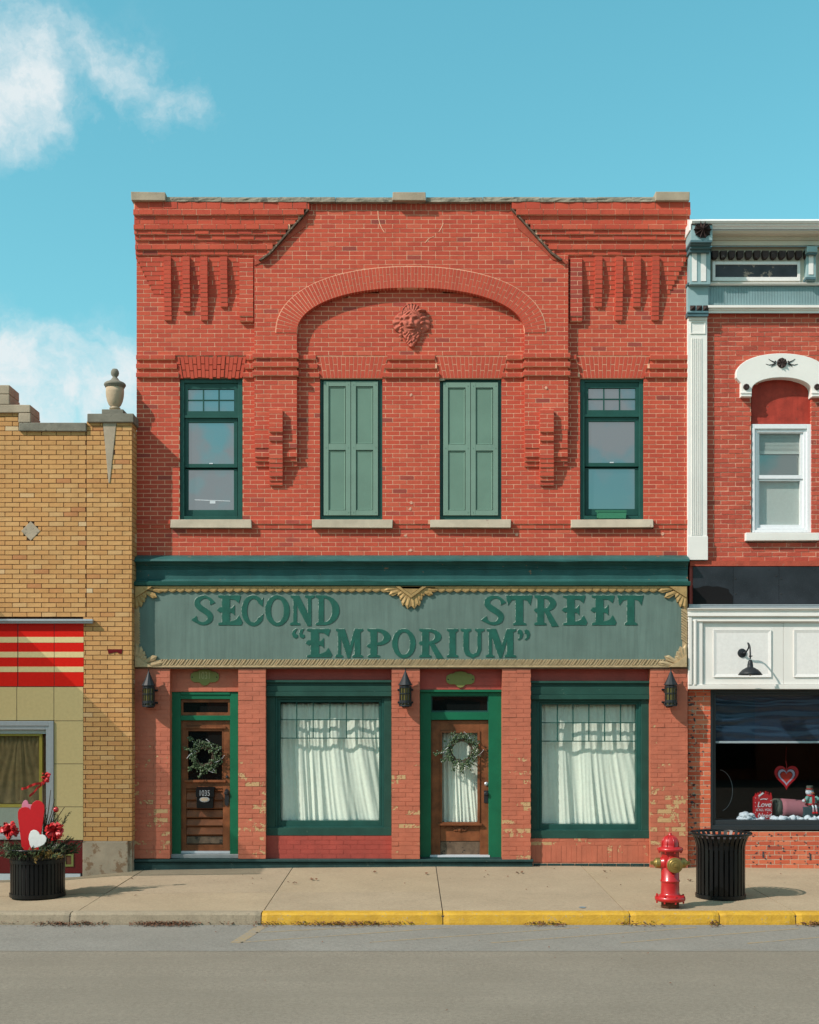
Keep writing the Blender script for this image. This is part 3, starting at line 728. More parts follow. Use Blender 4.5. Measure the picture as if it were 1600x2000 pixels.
# green cornice over the sign
gc = MB()
def profile(name, pr, u0, u1, mat, parent, n=1, wob=0):
    """moulding with section pr [(y, v)] run along the front"""
    mb = MB(); m = len(pr); vs = []; N = 40 if wob else n
    for i in range(N + 1):
        for j, (y, v) in enumerate(pr):
            x = X(u0, min(p[0] for p in pr)) + (X(u1, min(p[0] for p in pr)) - X(u0, min(p[0] for p in pr))) * i / N
            d = noise.noise(Vector((x * 2.3, j * 3.1, 1.7))) * wob; vs.append((x, y + d, Z(v, y) + d * .8))
    fs = []
    for i in range(N):
        for j in range(m):
            k = (j + 1) % m; fs.append((i * m + j, i * m + k, (i + 1) * m + k, (i + 1) * m + j))
    fs += [tuple(range(m - 1, -1, -1)), tuple(range(N * m, (N + 1) * m))]
    mb.add(vs, fs); return obj(name, mb, mat, parent)
cor = profile('cornice', [(.1, 1083.5), (-.02, 1085), (-.10, 1088), (-.165, 1092), (-.175, 1095.5), (-.165, 1097.5), (-.10, 1098.5), (-.085, 1102), (-.06, 1106), (-.058, 1108.5), (-.075, 1109), (-.075, 1110.5), (-.055, 1111.5), (-.055, 1131), (-.085, 1133.5), (-.09, 1135), (.1, 1135)], 262.5, 1347, M['cornice_green'], main, wob=.006)
profile('cornice_ledge', [(.1, 1135.3), (-.185, 1135.5), (-.20, 1137), (-.195, 1143), (-.17, 1144.5), (.1, 1144.5)], 257.5, 1349, M['window_green'], main, wob=.003)

# ------------------------------------------------ ground floor: painted brick piers and panels
pb = Bricks(M['peeling_paint'], M['peeling_paint'], joint=.006, inset=.0025, jit=.0015)
pr = Bricks(M['red_paint'], M['red_paint'], joint=.006, inset=.0025, jit=.0008)
YP = -.125; PC = 8.75
piers = [(258.5, 332, 1677), (465.5, 519, 1677.5), (765, 820, 1678), (981, 1037, 1679), (1270.5, 1343.5, 1695)]
def painted(bk, u0, u1, v0, v1, y, L=BL, back=.3, ragf=None):
    n = max(1, round((v1 - v0) / PC)); h = (v1 - v0) / n; a, b = X(u0, y), X(u1, y)
    for i in range(n):
        lo, hi = Z(v0 + (i + 1) * h, y), Z(v0 + i * h, y); rg = .0
        if ragf: rg = ragf((lo + hi) / 2)
        bk.course(a, b, lo, hi, y, (i % 2) * L / 2, L, dep=.05, back=back, rag=rg, tint=R.random)
for i, (u0, u1, vb) in enumerate(piers): painted(pb, u0, u1, 1306, vb, YP, ragf=lambda z: .006 * (R.random() < .3))
painted(pb, 332, 465.5, 1306, 1351, .02); painted(pr, 519, 765, 1306, 1328, .02); painted(pb, 820, 981, 1306, 1347, .02) if False else painted(pr, 820, 981, 1306, 1347, .02)
painted(pr, 1037, 1270.5, 1306, 1330, .02); painted(pr, 518.5, 765, 1632, 1677, -.02)
painted(pb, 1037, 1270.5, 1637, 1651, -.02)
x = X(1037, -.02); pb.core.box(x, X(1270.5, -.02), -.0175, .3, Z(1685, -.02), Z(1651, -.02))
while x < X(1268, -.02): pb.one(x, min(x + .068, X(1270.5, -.02)), Z(1684, -.02), Z(1651.6, -.02), -.02 + R.uniform(-.002, .002), .05, R.random(), False); x += .074
pb.finish(main, 'painted_brick', 'painted_brickwork', 'painted_mortar', 300)
pr.finish(main, 'red_painted_brick', 'red_painted_brickwork', 'red_painted_mortar', 300)
# dark green sill along the foot of the front
pl = MB(); pl.box(X(255, -.16), X(1042, -.16), -.165, .3, Z(1683.5, -.16), Z(1679, -.16)); pl.box(X(256, -.1), X(1040, -.1), -.135, .3, -.35, Z(1683.5, -.1))
obj('plinth', pl, M['plinth_green'], main, bevel=.006)
fb = MB()
x = X(1042); 
while x < X(1268): fb.box(x, x + .19, -.035, .2, Z(1690), Z(1686), 0); fb.box(x, x + .19, -.034, .2, -.25, Z(1690.6), 0); x += .2
obj('foot_course', fb, M['plinth_green'], main); obj('foot_mortar', MB().box(X(1040), X(1272), -.028, .2, -.25, Z(1685.5)), M['mortar'], main)

# ---------------------------------------------------------------- doors and big windows of the ground floor (parts of the building)
def shop_window(o, hd, gl, mh, mv, sill, cap):
    u0, u1 = o; g0, g1, h0, h1 = gl; G = M['frame_green']; Gw = M['window_green']
    jb = MB(); jb.px(u0, g0 - 10, hd[2], sill[1] - 15, .0, .3); jb.px(g1 + 10, u1, hd[2], sill[1] - 15, .0, .3); jb.px(u0, u1, sill[1] - 15.2, sill[1], -.025, .3)
    w_ = obj('window', jb, G, main, bevel=.004)
    hb = MB(); hb.px(u0, u1, hd[0], hd[0] + 4.5, -.05, .3); hb.px(u0, u1, hd[0] + 4.7, hd[0] + 11, -.01, .3); hb.px(u0, u1, hd[0] + 11.2, hd[1] - 1, -.03, .3); hb.px(u0, u1, hd[1] - .8, hd[2], -.045, .3)
    obj('window_head', hb, G, w_, bevel=.004)
    cs = MB(); cs.ring(g0 - 10, g1 + 10, hd[2] + .3, sill[1] - 15.4, 4.5, 4.5, 5, 2, .02, .3); cs.ring(g0 - 5.3, g1 + 5.3, hd[2] + 5.5, sill[0], 5.3, 5.3, h0 - hd[2] - 5.5, sill[0] - h1, .045, .3)
    obj('sash', cs, Gw, w_, bevel=.003)
    mt = MB(); xs = [g0] + mv + [g1]
    for v in mh: mt.px(g0, g1, v - 1, v + 1, .055, .085)
    obj('muntin', mt, Gw, w_)
    for u in mv: obj('muntin', MB().px(u - 1, u + 1, h0, mh[1] - 1, .05, .08), Gw, w_)
    obj('pane', MB().px(g0 - 1, g1 + 1, h0 - 1, h1 + 1, .088, .094), M['clear_glass'], w_)
    return w_
shop_window((520, 765), (1328.5, 1352, 1360), (547.7, 740.4, 1371.5, 1603), (1405.7, 1441.7), [579.6, 611.8, 644.5, 676.8, 709], (1615, 1632), 0)
shop_window((1037, 1270.5), (1330, 1358, 1366), (1058.7, 1242.6, 1376, 1609.8), (1411.6, 1447.7), [1089, 1119.5, 1150.5, 1181.5, 1212.5], (1622, 1637.5), 0)
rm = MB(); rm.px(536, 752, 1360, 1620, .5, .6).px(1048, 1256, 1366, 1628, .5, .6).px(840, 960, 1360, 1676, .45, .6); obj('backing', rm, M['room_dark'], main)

def leafs(mb, u0, u1, v0, v1, yf, yb): mb.px(u0, u1, v0, v1, yf, yb)
# left door with a half pane
fr = MB(); fr.px(333, 353, 1352, 1669, .04, .3); fr.px(449.5, 465.5, 1352, 1669, .04, .3); fr.px(353, 449.5, 1352, 1357, .03, .3); fr.px(353, 449.5, 1357.2, 1365.5, .045, .3); fr.px(353, 449.5, 1397.5, 1407, .05, .3)
df = obj('door_frame', fr, M['door_green'], main, bevel=.004)
obj('transom_frame', MB().ring(353, 449.5, 1365.8, 1397.3, 5, 4, 6, 6, .08, .2), M['wood'], df)
obj('transom_pane', MB().px(357, 447, 1371, 1392, .11, .13), M['transom_pane'], df)
dr = MB(); dr.px(353, 364, 1407.2, 1662, .09, .16); dr.px(435.5, 449.3, 1407.2, 1662, .09, .16); dr.px(364, 435.5, 1407.2, 1418, .092, .16); dr.px(364, 435.5, 1525, 1540, .093, .16); dr.px(364, 435.5, 1650, 1662, .095, .16)
d1 = obj('door', dr, M['wood'], main, bevel=.003)
obj('door_moulding', MB().px(360.5, 441, 1418.5, 1423, .06, .1).px(360.5, 441, 1523.5, 1528, .055, .1).ring(364, 435.5, 1423, 1523.5, 3.5, 1.5, 5, 0, .085, .15), M['wood'], d1, bevel=.003)
obj('door_pane', MB().px(366.5, 435, 1427, 1525, .12, .13), M['transom_pane'], d1)
for a, b, m_ in ((1540.5, 1546.5, 'wood'), (1547.5, 1564, 'wood'), (1565, 1580, 'wood'), (1582, 1598, 'wood'), (1600, 1614.5, 'wood'), (1616, 1632, 'wood'), (1634, 1649.5, 'old_wood')):
    pn = MB(); x0, x1, z0, z1 = X(364.5, .1), X(435, .1), Z(b, .1), Z(a, .1)
    pn.prism([(x0, z0), (x1, z0), (x1, z1), (x0, z1)], .118, .15); pn.add([(x0, .112, z0), (x1, .112, z0), (x1, .122, z1), (x0, .122, z1), (x0, .098, z0 + .02), (x1, .098, z0 + .02)], [(0, 1, 5, 4), (4, 5, 2, 3), (0, 4, 3), (1, 2, 5)])
    obj('door_board', pn, M[m_], d1)
obj('kick_strip', MB().px(353, 449.3, 1662.2, 1667, .07, .2), M['white_strip'], d1)
obj('door_step', MB().px(331, 466, 1668.8, 1676.6, -.02, .3), M['sill_grey'], main, bevel=.008)
hp = MB().pxprism([(439.5, 1543), (443, 1540), (446.5, 1543), (447.5, 1558), (446.5, 1571), (443, 1575.5), (439.5, 1571), (438.8, 1558)], .078, .09); hp.lathe([(.012, 0), (.012, .03), (.03, .04), (.032, .055), (.02, .07)], X(443.2, .07), .075, Z(1548.5, .07), 12, 'y')
obj('handle', hp, M['iron'], d1); obj('lock', MB().lathe([(.022, 0), (.02, .012), (.01, .016)], X(443.5, .08), .089, Z(1517.5, .08), 12, 'y'), M['iron'], d1)

# second door with a tall pane and white curtain
fr = MB(); fr.px(820.5, 842, 1352, 1676, .04, .3); fr.px(954.5, 981, 1352, 1676, .04, .3); fr.px(820.5, 981, 1347.2, 1351.8, .0, .3); fr.px(842, 954.5, 1352, 1359, .045, .3); fr.px(842, 954.5, 1391, 1406, .05, .3)
df2 = obj('door_frame', fr, M['door_green'], main, bevel=.004)
obj('transom_frame', MB().ring(842, 954.5, 1359.2, 1390.8, 2.5, 2.5, 2, 3, .085, .2), M['window_green'], df2)
obj('transom_pane', MB().px(844, 953, 1361, 1388.5, .11, .13), M['transom_pane'], df2)
dr = MB(); dr.px(842, 860, 1407, 1670, .09, .16); dr.px(937.5, 954.5, 1407, 1670, .09, .16); dr.px(860, 937.5, 1407, 1427, .092, .16); dr.px(860, 937.5, 1610, 1613, .093, .16)
d2_ = obj('door', dr, M['wood'], main, bevel=.003)
obj('door_moulding', MB().ring(860, 937.5, 1427, 1610, 4, 4.5, 4.5, 4, .075, .15).px(855.5, 942, 1608.5, 1612.5, .05, .12), M['wood'], d2_, bevel=.003)
obj('door_pane', MB().px(863, 934, 1431, 1607, .118, .124), M['clear_glass'], d2_)
obj('door_board', MB().px(860.3, 937.2, 1613.2, 1642.5, .105, .16), M['wood'], d2_)
obj('door_board', MB().px(860.3, 937.2, 1643.5, 1669, .112, .16), M['old_wood'], d2_)
cv = MB()
for s_ in (-1, 1):
    for k in range(9):
        f = k / 8; u = 898.5 + s_ * (3 + 25 * f); v = 1618 + 5 * math.sin(f * 7) * (1 - f * .6) - f * 2; r_ = .022 * (1 - .55 * f)
        cv.ball((X(u, .1), .1, Z(v, .1)), r_, 8, sz=(1.5, .5, .9))
cv.ball((X(898.5, .1), .1, Z(1620, .1)), .04, 8, sz=(.8, .5, 1))
obj('carving', cv, M['wood'], d2_, smooth=True)
obj('kick_strip', MB().px(840, 957, 1670.3, 1674.5, .03, .2), M['white_strip'], d2_)
hp = MB().px(945.5, 953.5, 1544, 1568, .08, .091); hp.lathe([(.012, 0), (.012, .03), (.03, .04), (.034, .058), (.02, .072)], X(949.5, .07), .079, Z(1550, .07), 12, 'y')
obj('handle', hp, M['iron'], d2_); obj('lock', MB().lathe([(.03, 0), (.028, .012), (.014, .02)], X(950, .08), .089, Z(1531, .08), 14, 'y'), M['silver'], d2_)
obj('door_step', MB().px(820, 981, 1674.8, 1679, -.02, .3), M['plinth_green'], main)

# ================================================================ the long sign
YS = -.135
sign = thing('shop_sign', 'long faded green sign board reading SECOND STREET EMPORIUM with gold corner ornaments', 'sign', (0, YS, Z(1300, YS)))
obj('board', MB().px(266, 1339, 1150, 1298, YS, .02), M['sign_green'], sign)
obj('back_edge', MB().px(262.5, 1342.5, 1144.8, 1303.2, YS + .012, .019).px(263, 1342, 1303.4, 1306, -.138, .05), M['old_wood'], sign)
GO = M['gold']; PG = M['pale_gold']
obj('rail', MB().px(262.5, 1342.5, 1145, 1149.5, YS - .03, YS + .01).px(268, 1337, 1149.7, 1152.5, YS - .008, YS + .005), GO, sign); obj('rail', MB().px(262.5, 1342.5, 1299, 1303.2, YS - .022, YS + .01).px(268, 1337, 1289, 1298.8, YS - .008, YS + .005), PG, sign)
obj('rail', MB().px(262.5, 272, 1149.8, 1298.7, YS - .008, YS + .01), PG, sign); obj('rail', MB().px(1333, 1342.5, 1149.8, 1298.7, YS - .008, YS + .01), PG, sign)
# rope of carved leaves, one mesh for every leaf of a side
def leafmesh(kind):
    mb = MB()
    if kind == 'top':
        for k in range(2):
            pts_ = [(-.058 + .116 * i / 8, -.022 - .026 * math.sin(math.pi * i / 8) + .004 * k) for i in range(9)]
            mb.prism([(-.058, .012)] + [(a * (1 - .25 * k), b * (1 - .2 * k)) for a, b in pts_] + [(.058, .012)], -.018 - .006 * k, .012)
    else:
        for k in range(3):
            d = -.045 + .036 * k; mb.prism([(d - .035, -.042), (d - .012, -.042), (d + .05, .042), (d + .027, .042)], -.022 + .006 * (k % 2), .01)
    return mb.mesh('moulding_leaf', GO if kind == 'top' else PG)
lt, lb = leafmesh('top'), leafmesh('low')
def leaf(me, u, v, rot=0):
    o = bpy.data.objects.new('moulding_leaf', me); link(o, sign, (X(u, YS), YS - .005, Z(v, YS))); o.rotation_euler = (0, rot, 0)
u = 322
while u < 1290:
    if not 752 < u < 858: leaf(lt, u, 1150.5)
    u += 15.9
u = 318
while u < 1290: leaf(lb, u, 1293.5); u += 17
for uu in (268, 1336.5):
    v = 1200
    while v < 1262: leaf(lb, uu, v, math.pi / 2); v += 15.5
def fan(cu, cv_, blades, mat, flip=(1, 1)):
    """carved fan of blades; a blade is (angle from straight down, start, end, half width) in pixels"""
    root = MB(); root.pxprism([(cu + a * flip[0], cv_ + b * flip[1]) for a, b in ((0, 0), (34, 0), (0, 22))] if blades[0] else [(cu - 30, cv_), (cu - 22, cv_), (cu, cv_ + 16), (cu + 22, cv_), (cu + 30, cv_), (cu, cv_ + 22)], YS - .055, YS + .005)
    if not blades[0]: root.pxprism([(cu - 21, cv_ + .2), (cu + 21, cv_ + .2), (cu, cv_ + 15)], YS - .03, YS + .005); root.px(cu - 30 if not blades[0] else cu, cu + 30 if not blades[0] else cu + 1, cv_ - .1, cv_ + 4, YS - .028, YS + .004)
    o = obj('corner_ornament', root, mat, sign)
    for a, r0, r1, hw in blades[1:]:
        a = math.radians(a); dx, dy = math.sin(a) * flip[0], math.cos(a) * flip[1]; nx, ny = dy, -dx
        mb = MB(); y = YS - .03; hw *= 1.32
        P = [(cu + dx * r0 - nx * hw * .5, cv_ + dy * r0 - ny * hw * .5), (cu + dx * r0 + nx * hw * .5, cv_ + dy * r0 + ny * hw * .5), (cu + dx * r1 * .86 + nx * hw, cv_ + dy * r1 * .86 + ny * hw), (cu + dx * r1, cv_ + dy * r1), (cu + dx * r1 * .86 - nx * hw, cv_ + dy * r1 * .86 - ny * hw)]
        q = [(X(max(262.5, min(1342.5, p_)), y), Z(max(1145, min(1303, v_)), y)) for p_, v_ in P]; base = [(a_, y + .04, b_) for a_, b_ in q]; mid_ = [(a_, y, b_) for a_, b_ in q]
        m0 = ((q[2][0] + q[4][0]) / 2, y - .012, (q[2][1] + q[4][1]) / 2)
        mb.add(base + mid_ + [m0], [(0, 1, 6, 5), (1, 2, 7, 6), (2, 3, 8, 7), (3, 4, 9, 8), (4, 0, 5, 9), (6, 7, 8, 10), (5, 6, 10), (9, 5, 10, 8)]); obj('blade', mb, mat, o)
bl = [1, (3, 16, 44, 4), (17, 14, 42, 4), (31, 14, 36, 4), (46, 15, 31, 3.6), (64, 20, 48, 4.2), (81, 26, 57, 3.6)]
fan(263.5, 1145.5, bl, GO); fan(1341.5, 1145.5, bl, GO, (-1, 1)); fan(263.5, 1302.5, bl, PG, (1, -1)); fan(1341.5, 1302.5, bl, PG, (-1, -1))
fan(803, 1145.5, [0] + [(s_ * a, r0, r1, h_) for s_ in (1, -1) for a, r0, r1, h_ in ((9, 16, 44, 4), (24, 16, 41, 4), (39, 16, 34, 4), (56, 17, 32, 3.6), (70, 22, 46, 4), (82, 26, 54, 3.6))], GO)
# letters
def ribbon(pts_, wd, closed=False):
    A, B_ = [], []; n = len(pts_)
    for i, (x_, z_) in enumerate(pts_):
        p = pts_[(i - 1) % n] if closed or i else pts_[i]; q = pts_[(i + 1) % n] if closed or i < n - 1 else pts_[i]
        dx, dz = q[0] - p[0], q[1] - p[1]; l = math.hypot(dx, dz) or 1; w_ = wd[i] / 2; A.append((x_ - dz / l * w_, z_ + dx / l * w_)); B_.append((x_ + dz / l * w_, z_ - dx / l * w_))
    return A, B_
def arc(cx, cz, ro, ri, a0, a1, n=22):
    O, I = [], []
    for i in range(n + 1):
        a = math.radians(a0 + (a1 - a0) * i / n); O.append((cx + ro[0] * math.cos(a), cz + ro[1] * math.sin(a))); I.append((cx + ri[0] * math.cos(a), cz + ri[1] * math.sin(a)))
    return O, I
def smooth(pts_, k=5):
    out = []; n = len(pts_)
    for i in range(n - 1):
        p0, p1, p2, p3 = pts_[max(i - 1, 0)], pts_[i], pts_[i + 1], pts_[min(i + 2, n - 1)]
        for j in range(k):
            t = j / k; out.append(tuple(.5 * (2 * b + (c_ - a) * t + (2 * a - 5 * b + 4 * c_ - d_) * t * t + (3 * b - a - 3 * c_ + d_) * t ** 3) for a, b, c_, d_ in zip(p0, p1, p2, p3)))
    return out + [pts_[-1]]
S_ = smooth([(.90, .72, .26), (.80, .86, .13), (.62, .945, .11), (.42, .93, .15), (.24, .84, .21), (.22, .70, .25), (.36, .58, .26), (.60, .46, .26), (.78, .33, .25), (.76, .17, .22), (.58, .065, .14), (.38, .06, .12), (.18, .14, .16), (.07, .24, .30)])
GL = {
 'S': [('r', S_)],
 'E': [('p', [(.05, 0), (.95, 0), (1, .1), (.86, .33), (.76, .2), (.62, .14), (.5, .13), (.5, .42), (.58, .42), (.69, .33), (.69, .68), (.58, .57), (.5, .57), (.5, .87), (.68, .86), (.85, .74), (.93, .97), (.92, 1), (.05, 1), (.05, .94), (.2, .9), (.2, .6), (.1, .6), (0, .5), (.1, .43), (.2, .43), (.2, .1), (.05, .06)])],
 'T': [('p', [(.28, 0), (.76, 0), (.76, .06), (.65, .11), (.65, .86), (.78, .84), (.92, .67), (1, 1), (0, 1), (.08, .67), (.22, .84), (.37, .86), (.37, .11), (.28, .06)])],
 'I': [('p', [(0, 0), (1, 0), (1, .06), (.78, .12), (.78, .88), (1, .94), (1, 1), (0, 1), (0, .94), (.22, .88), (.22, .12), (0, .06)])],
 'N': [('p', [(0, 0), (.40, 0), (.40, .06), (.27, .11), (.27, .66), (.70, -.03), (.86, -.03), (.86, .89), (1, .94), (1, 1), (.60, 1), (.60, .94), (.72, .89), (.72, .40), (.36, 1), (.02, 1), (.02, .94), (.13, .88), (.13, .11), (0, .06)])],
 'M': [('p', [(0, 0), (.28, 0), (.28, .06), (.20, .11), (.20, .70), (.44, -.02), (.53, -.02), (.70, .62), (.70, .11), (.62, .06), (.62, 0), (1, 0), (1, .06), (.91, .11), (.91, .89), (1, .94), (1, 1), (.70, 1), (.53, .42), (.34, 1), (.02, 1), (.02, .94), (.10, .89), (.10, .11), (0, .06)])],
 'U': [('p', [(0, 1), (.44, 1), (.44, .94), (.34, .89), (.34, .30), (.40, .17), (.52, .11), (.66, .17), (.71, .30), (.71, .89), (.61, .94), (.61, 1), (1, 1), (1, .94), (.87, .89), (.87, .27), (.77, .07), (.5, -.03), (.22, .07), (.11, .27), (.11, .89), (0, .94)])],
 'D': [('p', [(0, 0), (.34, 0), (.34, 1), (0, 1), (0, .94), (.12, .89), (.12, .11), (0, .06)]), ('a', (.341, .5, (.66, .5), (.36, .41), 90, -90))],
 'P': [('p', [(.06, 0), (.56, 0), (.56, .06), (.44, .11), (.44, 1), (.04, 1), (.04, .94), (.16, .89), (.16, .47), (.08, .47), (0, .40), (.08, .34), (.16, .34), (.16, .11), (.06, .06)]), ('a', (.441, .71, (.56, .29), (.27, .19), 90, -90))],
 'R': [('p', [(.02, 0), (.50, 0), (.50, .06), (.40, .11), (.40, 1), (.02, 1), (.02, .94), (.13, .89), (.13, .56), (.06, .56), (0, .50), (.06, .43), (.13, .43), (.13, .11), (.02, .06)]), ('a', (.401, .73, (.50, .27), (.24, .17), 90, -90)), ('p', [(.42, .455), (.62, .49), (1, -.04), (.72, -.05)])],
 'O': [('o', (.5, .49, (.5, .52), (.27, .40)))],
 'C': [('a', (.52, .49, (.52, .52), (.28, .40), 42, 322)), ('p', [(.94, .62), (.97, .93), (.90, .85), (.912, .84), (.733, .762), (.74, .74)]), ('p', [(.733, .24), (.935, .165), (.97, .38), (.86, .30)])],
 'q': [('p', [(.42, .98), (.30, 1), (.10, .80), (.02, .45), (.12, .12), (.30, 0), (.46, .14), (.44, .38), (.30, .44), (.26, .60), (.32, .80)]), ('p', [(.94, .98), (.82, 1), (.62, .80), (.54, .45), (.64, .12), (.82, 0), (.98, .14), (.96, .38), (.82, .44), (.78, .60), (.84, .80)])]}
GL['Q'] = [('p', [(1 - a, 1 - b) for a, b in p]) for _, p in GL['q']]
def letter(ch, u0, u1, v0, v1):
    def build(y0, y1, du=0, dv=0):
        mb = MB(); m_ = lambda p: (X(u0 + du + (u1 - u0) * p[0], YS), Z(v1 + dv - (v1 - v0) * p[1], YS))
        for kind, g in GL[ch]:
            if kind == 'p': mb.prism([m_(p) for p in g], y0, y1)
            elif kind == 'r':
                A, B_ = ribbon([(a * (u1 - u0), b * (v1 - v0)) for a, b, c_ in g], [c_ * (u1 - u0) * 1.0 for a, b, c_ in g]); f_ = lambda p: (X(u0 + du + p[0], YS), Z(v1 + dv - p[1], YS)); mb.strip([f_(p) for p in A], [f_(p) for p in B_], y0, y1)
            elif kind == 'a': O, I = arc(*g); mb.strip([m_(p) for p in O], [m_(p) for p in I], y0, y1)
            else: O, I = arc(*g, 0, 360); mb.strip([m_(p) for p in O[:-1]], [m_(p) for p in I[:-1]], y0, y1, True)
        return mb
    o = obj('letter', build(YS - .007, YS + .002), M['letter_green'], sign)
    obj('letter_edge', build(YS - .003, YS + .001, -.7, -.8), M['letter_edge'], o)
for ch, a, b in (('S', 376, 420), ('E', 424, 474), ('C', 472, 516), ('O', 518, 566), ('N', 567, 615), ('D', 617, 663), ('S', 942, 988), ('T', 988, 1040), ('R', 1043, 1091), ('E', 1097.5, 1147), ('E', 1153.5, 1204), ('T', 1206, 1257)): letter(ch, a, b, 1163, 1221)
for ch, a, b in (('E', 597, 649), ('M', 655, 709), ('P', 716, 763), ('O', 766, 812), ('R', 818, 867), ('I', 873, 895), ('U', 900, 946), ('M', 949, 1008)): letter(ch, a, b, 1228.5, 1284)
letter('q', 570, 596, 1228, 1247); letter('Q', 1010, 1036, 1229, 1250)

# ================================================================ lanterns, plaques, mailbox, wreaths, curtains
BF = bpy.data.fonts.load('<builtin>')
def text(name, s_, x, y, z, size, mat, parent, ext=.002, align='CENTER', shear=0, sx=1.0, rot=0):
    cu = bpy.data.curves.new(name, 'FONT'); cu.body = s_; cu.font = BF; cu.size = size; cu.extrude = ext; cu.align_x = align; cu.align_y = 'CENTER'; cu.shear = shear; cu.materials.append(mat); cu.resolution_u = 4
    t_ = bpy.data.objects.new('tmp', cu); C.objects.link(t_); me = bpy.data.meshes.new_from_object(t_); bpy.data.objects.remove(t_)
    o = bpy.data.objects.new(name, me); link(o, parent, (x, y, z)); o.rotation_euler = (math.pi / 2, rot, 0); o.scale = (sx, 1, 1); return o
lan = thing('wall_lantern', 'black pointed wall lantern left of the door with the mailbox', 'wall lantern', (X(294, YP), YP, Z(1381, YP)), 'black lanterns on the painted brick piers')
lx, ly, lz = WL[lan.name]; k = 1 / S
cy_ = ly - .12
obj('cap', MB().lathe([(.008, 73 * k), (.006, 69 * k), (.022, 64 * k), (.055, 53 * k), (.094, 43 * k), (.10, 41.5 * k), (.096, 40.5 * k)], lx, cy_, lz, 12), M['iron'], lan)
cg = MB().lathe([(.084, 40 * k), (.084, 36 * k)], lx, cy_, lz, 12).lathe([(.088, 12 * k), (.088, 7 * k)], lx, cy_, lz, 12).lathe([(.09, 3 * k), (.092, 1 * k), (.085, 0)], lx, cy_, lz, 12).lathe([(.086, 26 * k), (.086, 24 * k)], lx, cy_, lz, 12)
for i in range(12):
    a = i * math.pi / 6; cg.tube([(lx + .082 * math.cos(a), cy_ + .082 * math.sin(a), lz + 2 * k), (lx + .082 * math.cos(a), cy_ + .082 * math.sin(a), lz + 39 * k)], .0055, 4)
    if i % 2 == 0: cg.ball((lx + .084 * math.cos(a), cy_ + .084 * math.sin(a), lz + 5 * k), .015, 6)
obj('cage', cg, M['iron'], lan); obj('lamp_glass', MB().lathe([(.072, 2 * k), (.072, 39 * k)], lx, cy_, lz, 12), M['lamp_amber'], lan)
bk_ = MB(); bk_.box(lx - .05, lx + .05, ly - .012, ly + .003, lz - .01, lz + .3); bk_.box(lx - .02, lx + .02, cy_ + .07, ly - .011, lz + .24, lz + .28).box(lx - .02, lx + .02, cy_ + .07, ly - .011, lz + .02, lz + .06)
for z_ in (.06, .24):
    for s_ in (-1, 1): bk_.ball((lx + s_ * .1, ly - .02, lz + z_), .016, 6).box(lx + s_ * .045, lx + s_ * .1, ly - .02, ly - .005, lz + z_ - .012, lz + z_ + .012)
obj('bracket', bk_, M['iron'], lan)
dup(lan, (X(792, YP), YP, Z(1380, YP)), 'black pointed wall lantern between the left shop window and the door with white curtain')
dup(lan, (X(1307, YP), YP, Z(1379.5, YP)), 'black pointed wall lantern above and behind the red hydrant')
def plaque(u, v, label, txt):
    y = .02; t_ = thing('address_plaque', label, 'plaque', (X(u, y), y, Z(v + 15, y)), 'green address plaques over the doors')
    out = [(-28, 0), (-27, -7), (-20, -11), (-14, -11.5), (-10, -14.5), (0, -16), (10, -14.5), (14, -11.5), (20, -11), (27, -7), (28, 0), (26.5, 6), (21, 9.5), (10, 10), (7.5, 13), (4, 15.5), (0, 16.3), (-4, 15.5), (-7.5, 13), (-10, 10), (-21, 9.5), (-26.5, 6)]
    pl_ = MB().pxprism([(u + a, v + b) for a, b in out], y - .018, y); obj('plate', pl_, M['dull_brass'], t_, bevel=.004)
    obj('screw', MB().lathe([(.01, 0), (.008, .004)], X(u - 24, y), y - .018, Z(v, y), 8, 'y'), M['iron'], t_); obj('screw', MB().lathe([(.01, 0), (.008, .004)], X(u + 24, y), y - .018, Z(v, y), 8, 'y'), M['iron'], t_)
    if txt: text('number', txt, X(u, y), y - .02, Z(v - 3, y), .15, M['plaque_letters'], t_, sx=.62)
plaque(400, 1323, 'green four lobed plaque reading 1031 over the door with the mailbox', '1031')
plaque(899.5, 1327, 'worn blank green plaque over the door with the white curtain', None)
mx = thing('mailbox', 'small black mailbox numbered 1035 hung on the left wooden door', 'mailbox', (X(400, .05), .09, Z(1579, .05)))
obj('box', MB().px(384, 416.5, 1546, 1579, .012, .092), M['black_gloss'], mx, bevel=.006)
lid = MB(); x0, x1 = X(382.5, .0), X(418, .0); za, zb, zc_ = Z(1537, .05), Z(1542.5, .0), Z(1556.5, .0)
lid.add([(x0, .092, za), (x1, .092, za), (x1, -.002, zb), (x0, -.002, zb), (x0, -.004, zc_), (x1, -.004, zc_), (x0, .092, zc_), (x1, .092, zc_)], [(0, 1, 2, 3), (3, 2, 5, 4), (0, 3, 4, 6), (1, 7, 5, 2), (6, 4, 5, 7), (0, 6, 7, 1)]); obj('lid', lid, M['black_gloss'], mx)
text('number', '1035', X(399.5, 0), -.006, Z(1549.5, 0), .115, M['silver'], mx, sx=.72)
obj('emblem', MB().lathe([(.068, 0), (.06, .008), (.02, .012)], 0, 0, 0, 16, 'y', squash=1) if 0 else MB().prism([(X(399.5) + .072 * math.cos(i * .3927), Z(1561.5) + .038 * math.sin(i * .3927)) for i in range(16)], .0, .013), M['silver'], mx)
obj('emblem_centre', MB().prism([(X(399.5) + .055 * math.cos(i * .3927), Z(1561.5) + .026 * math.sin(i * .3927)) for i in range(16)], -.004, .012), M['cast_stone'], mx)

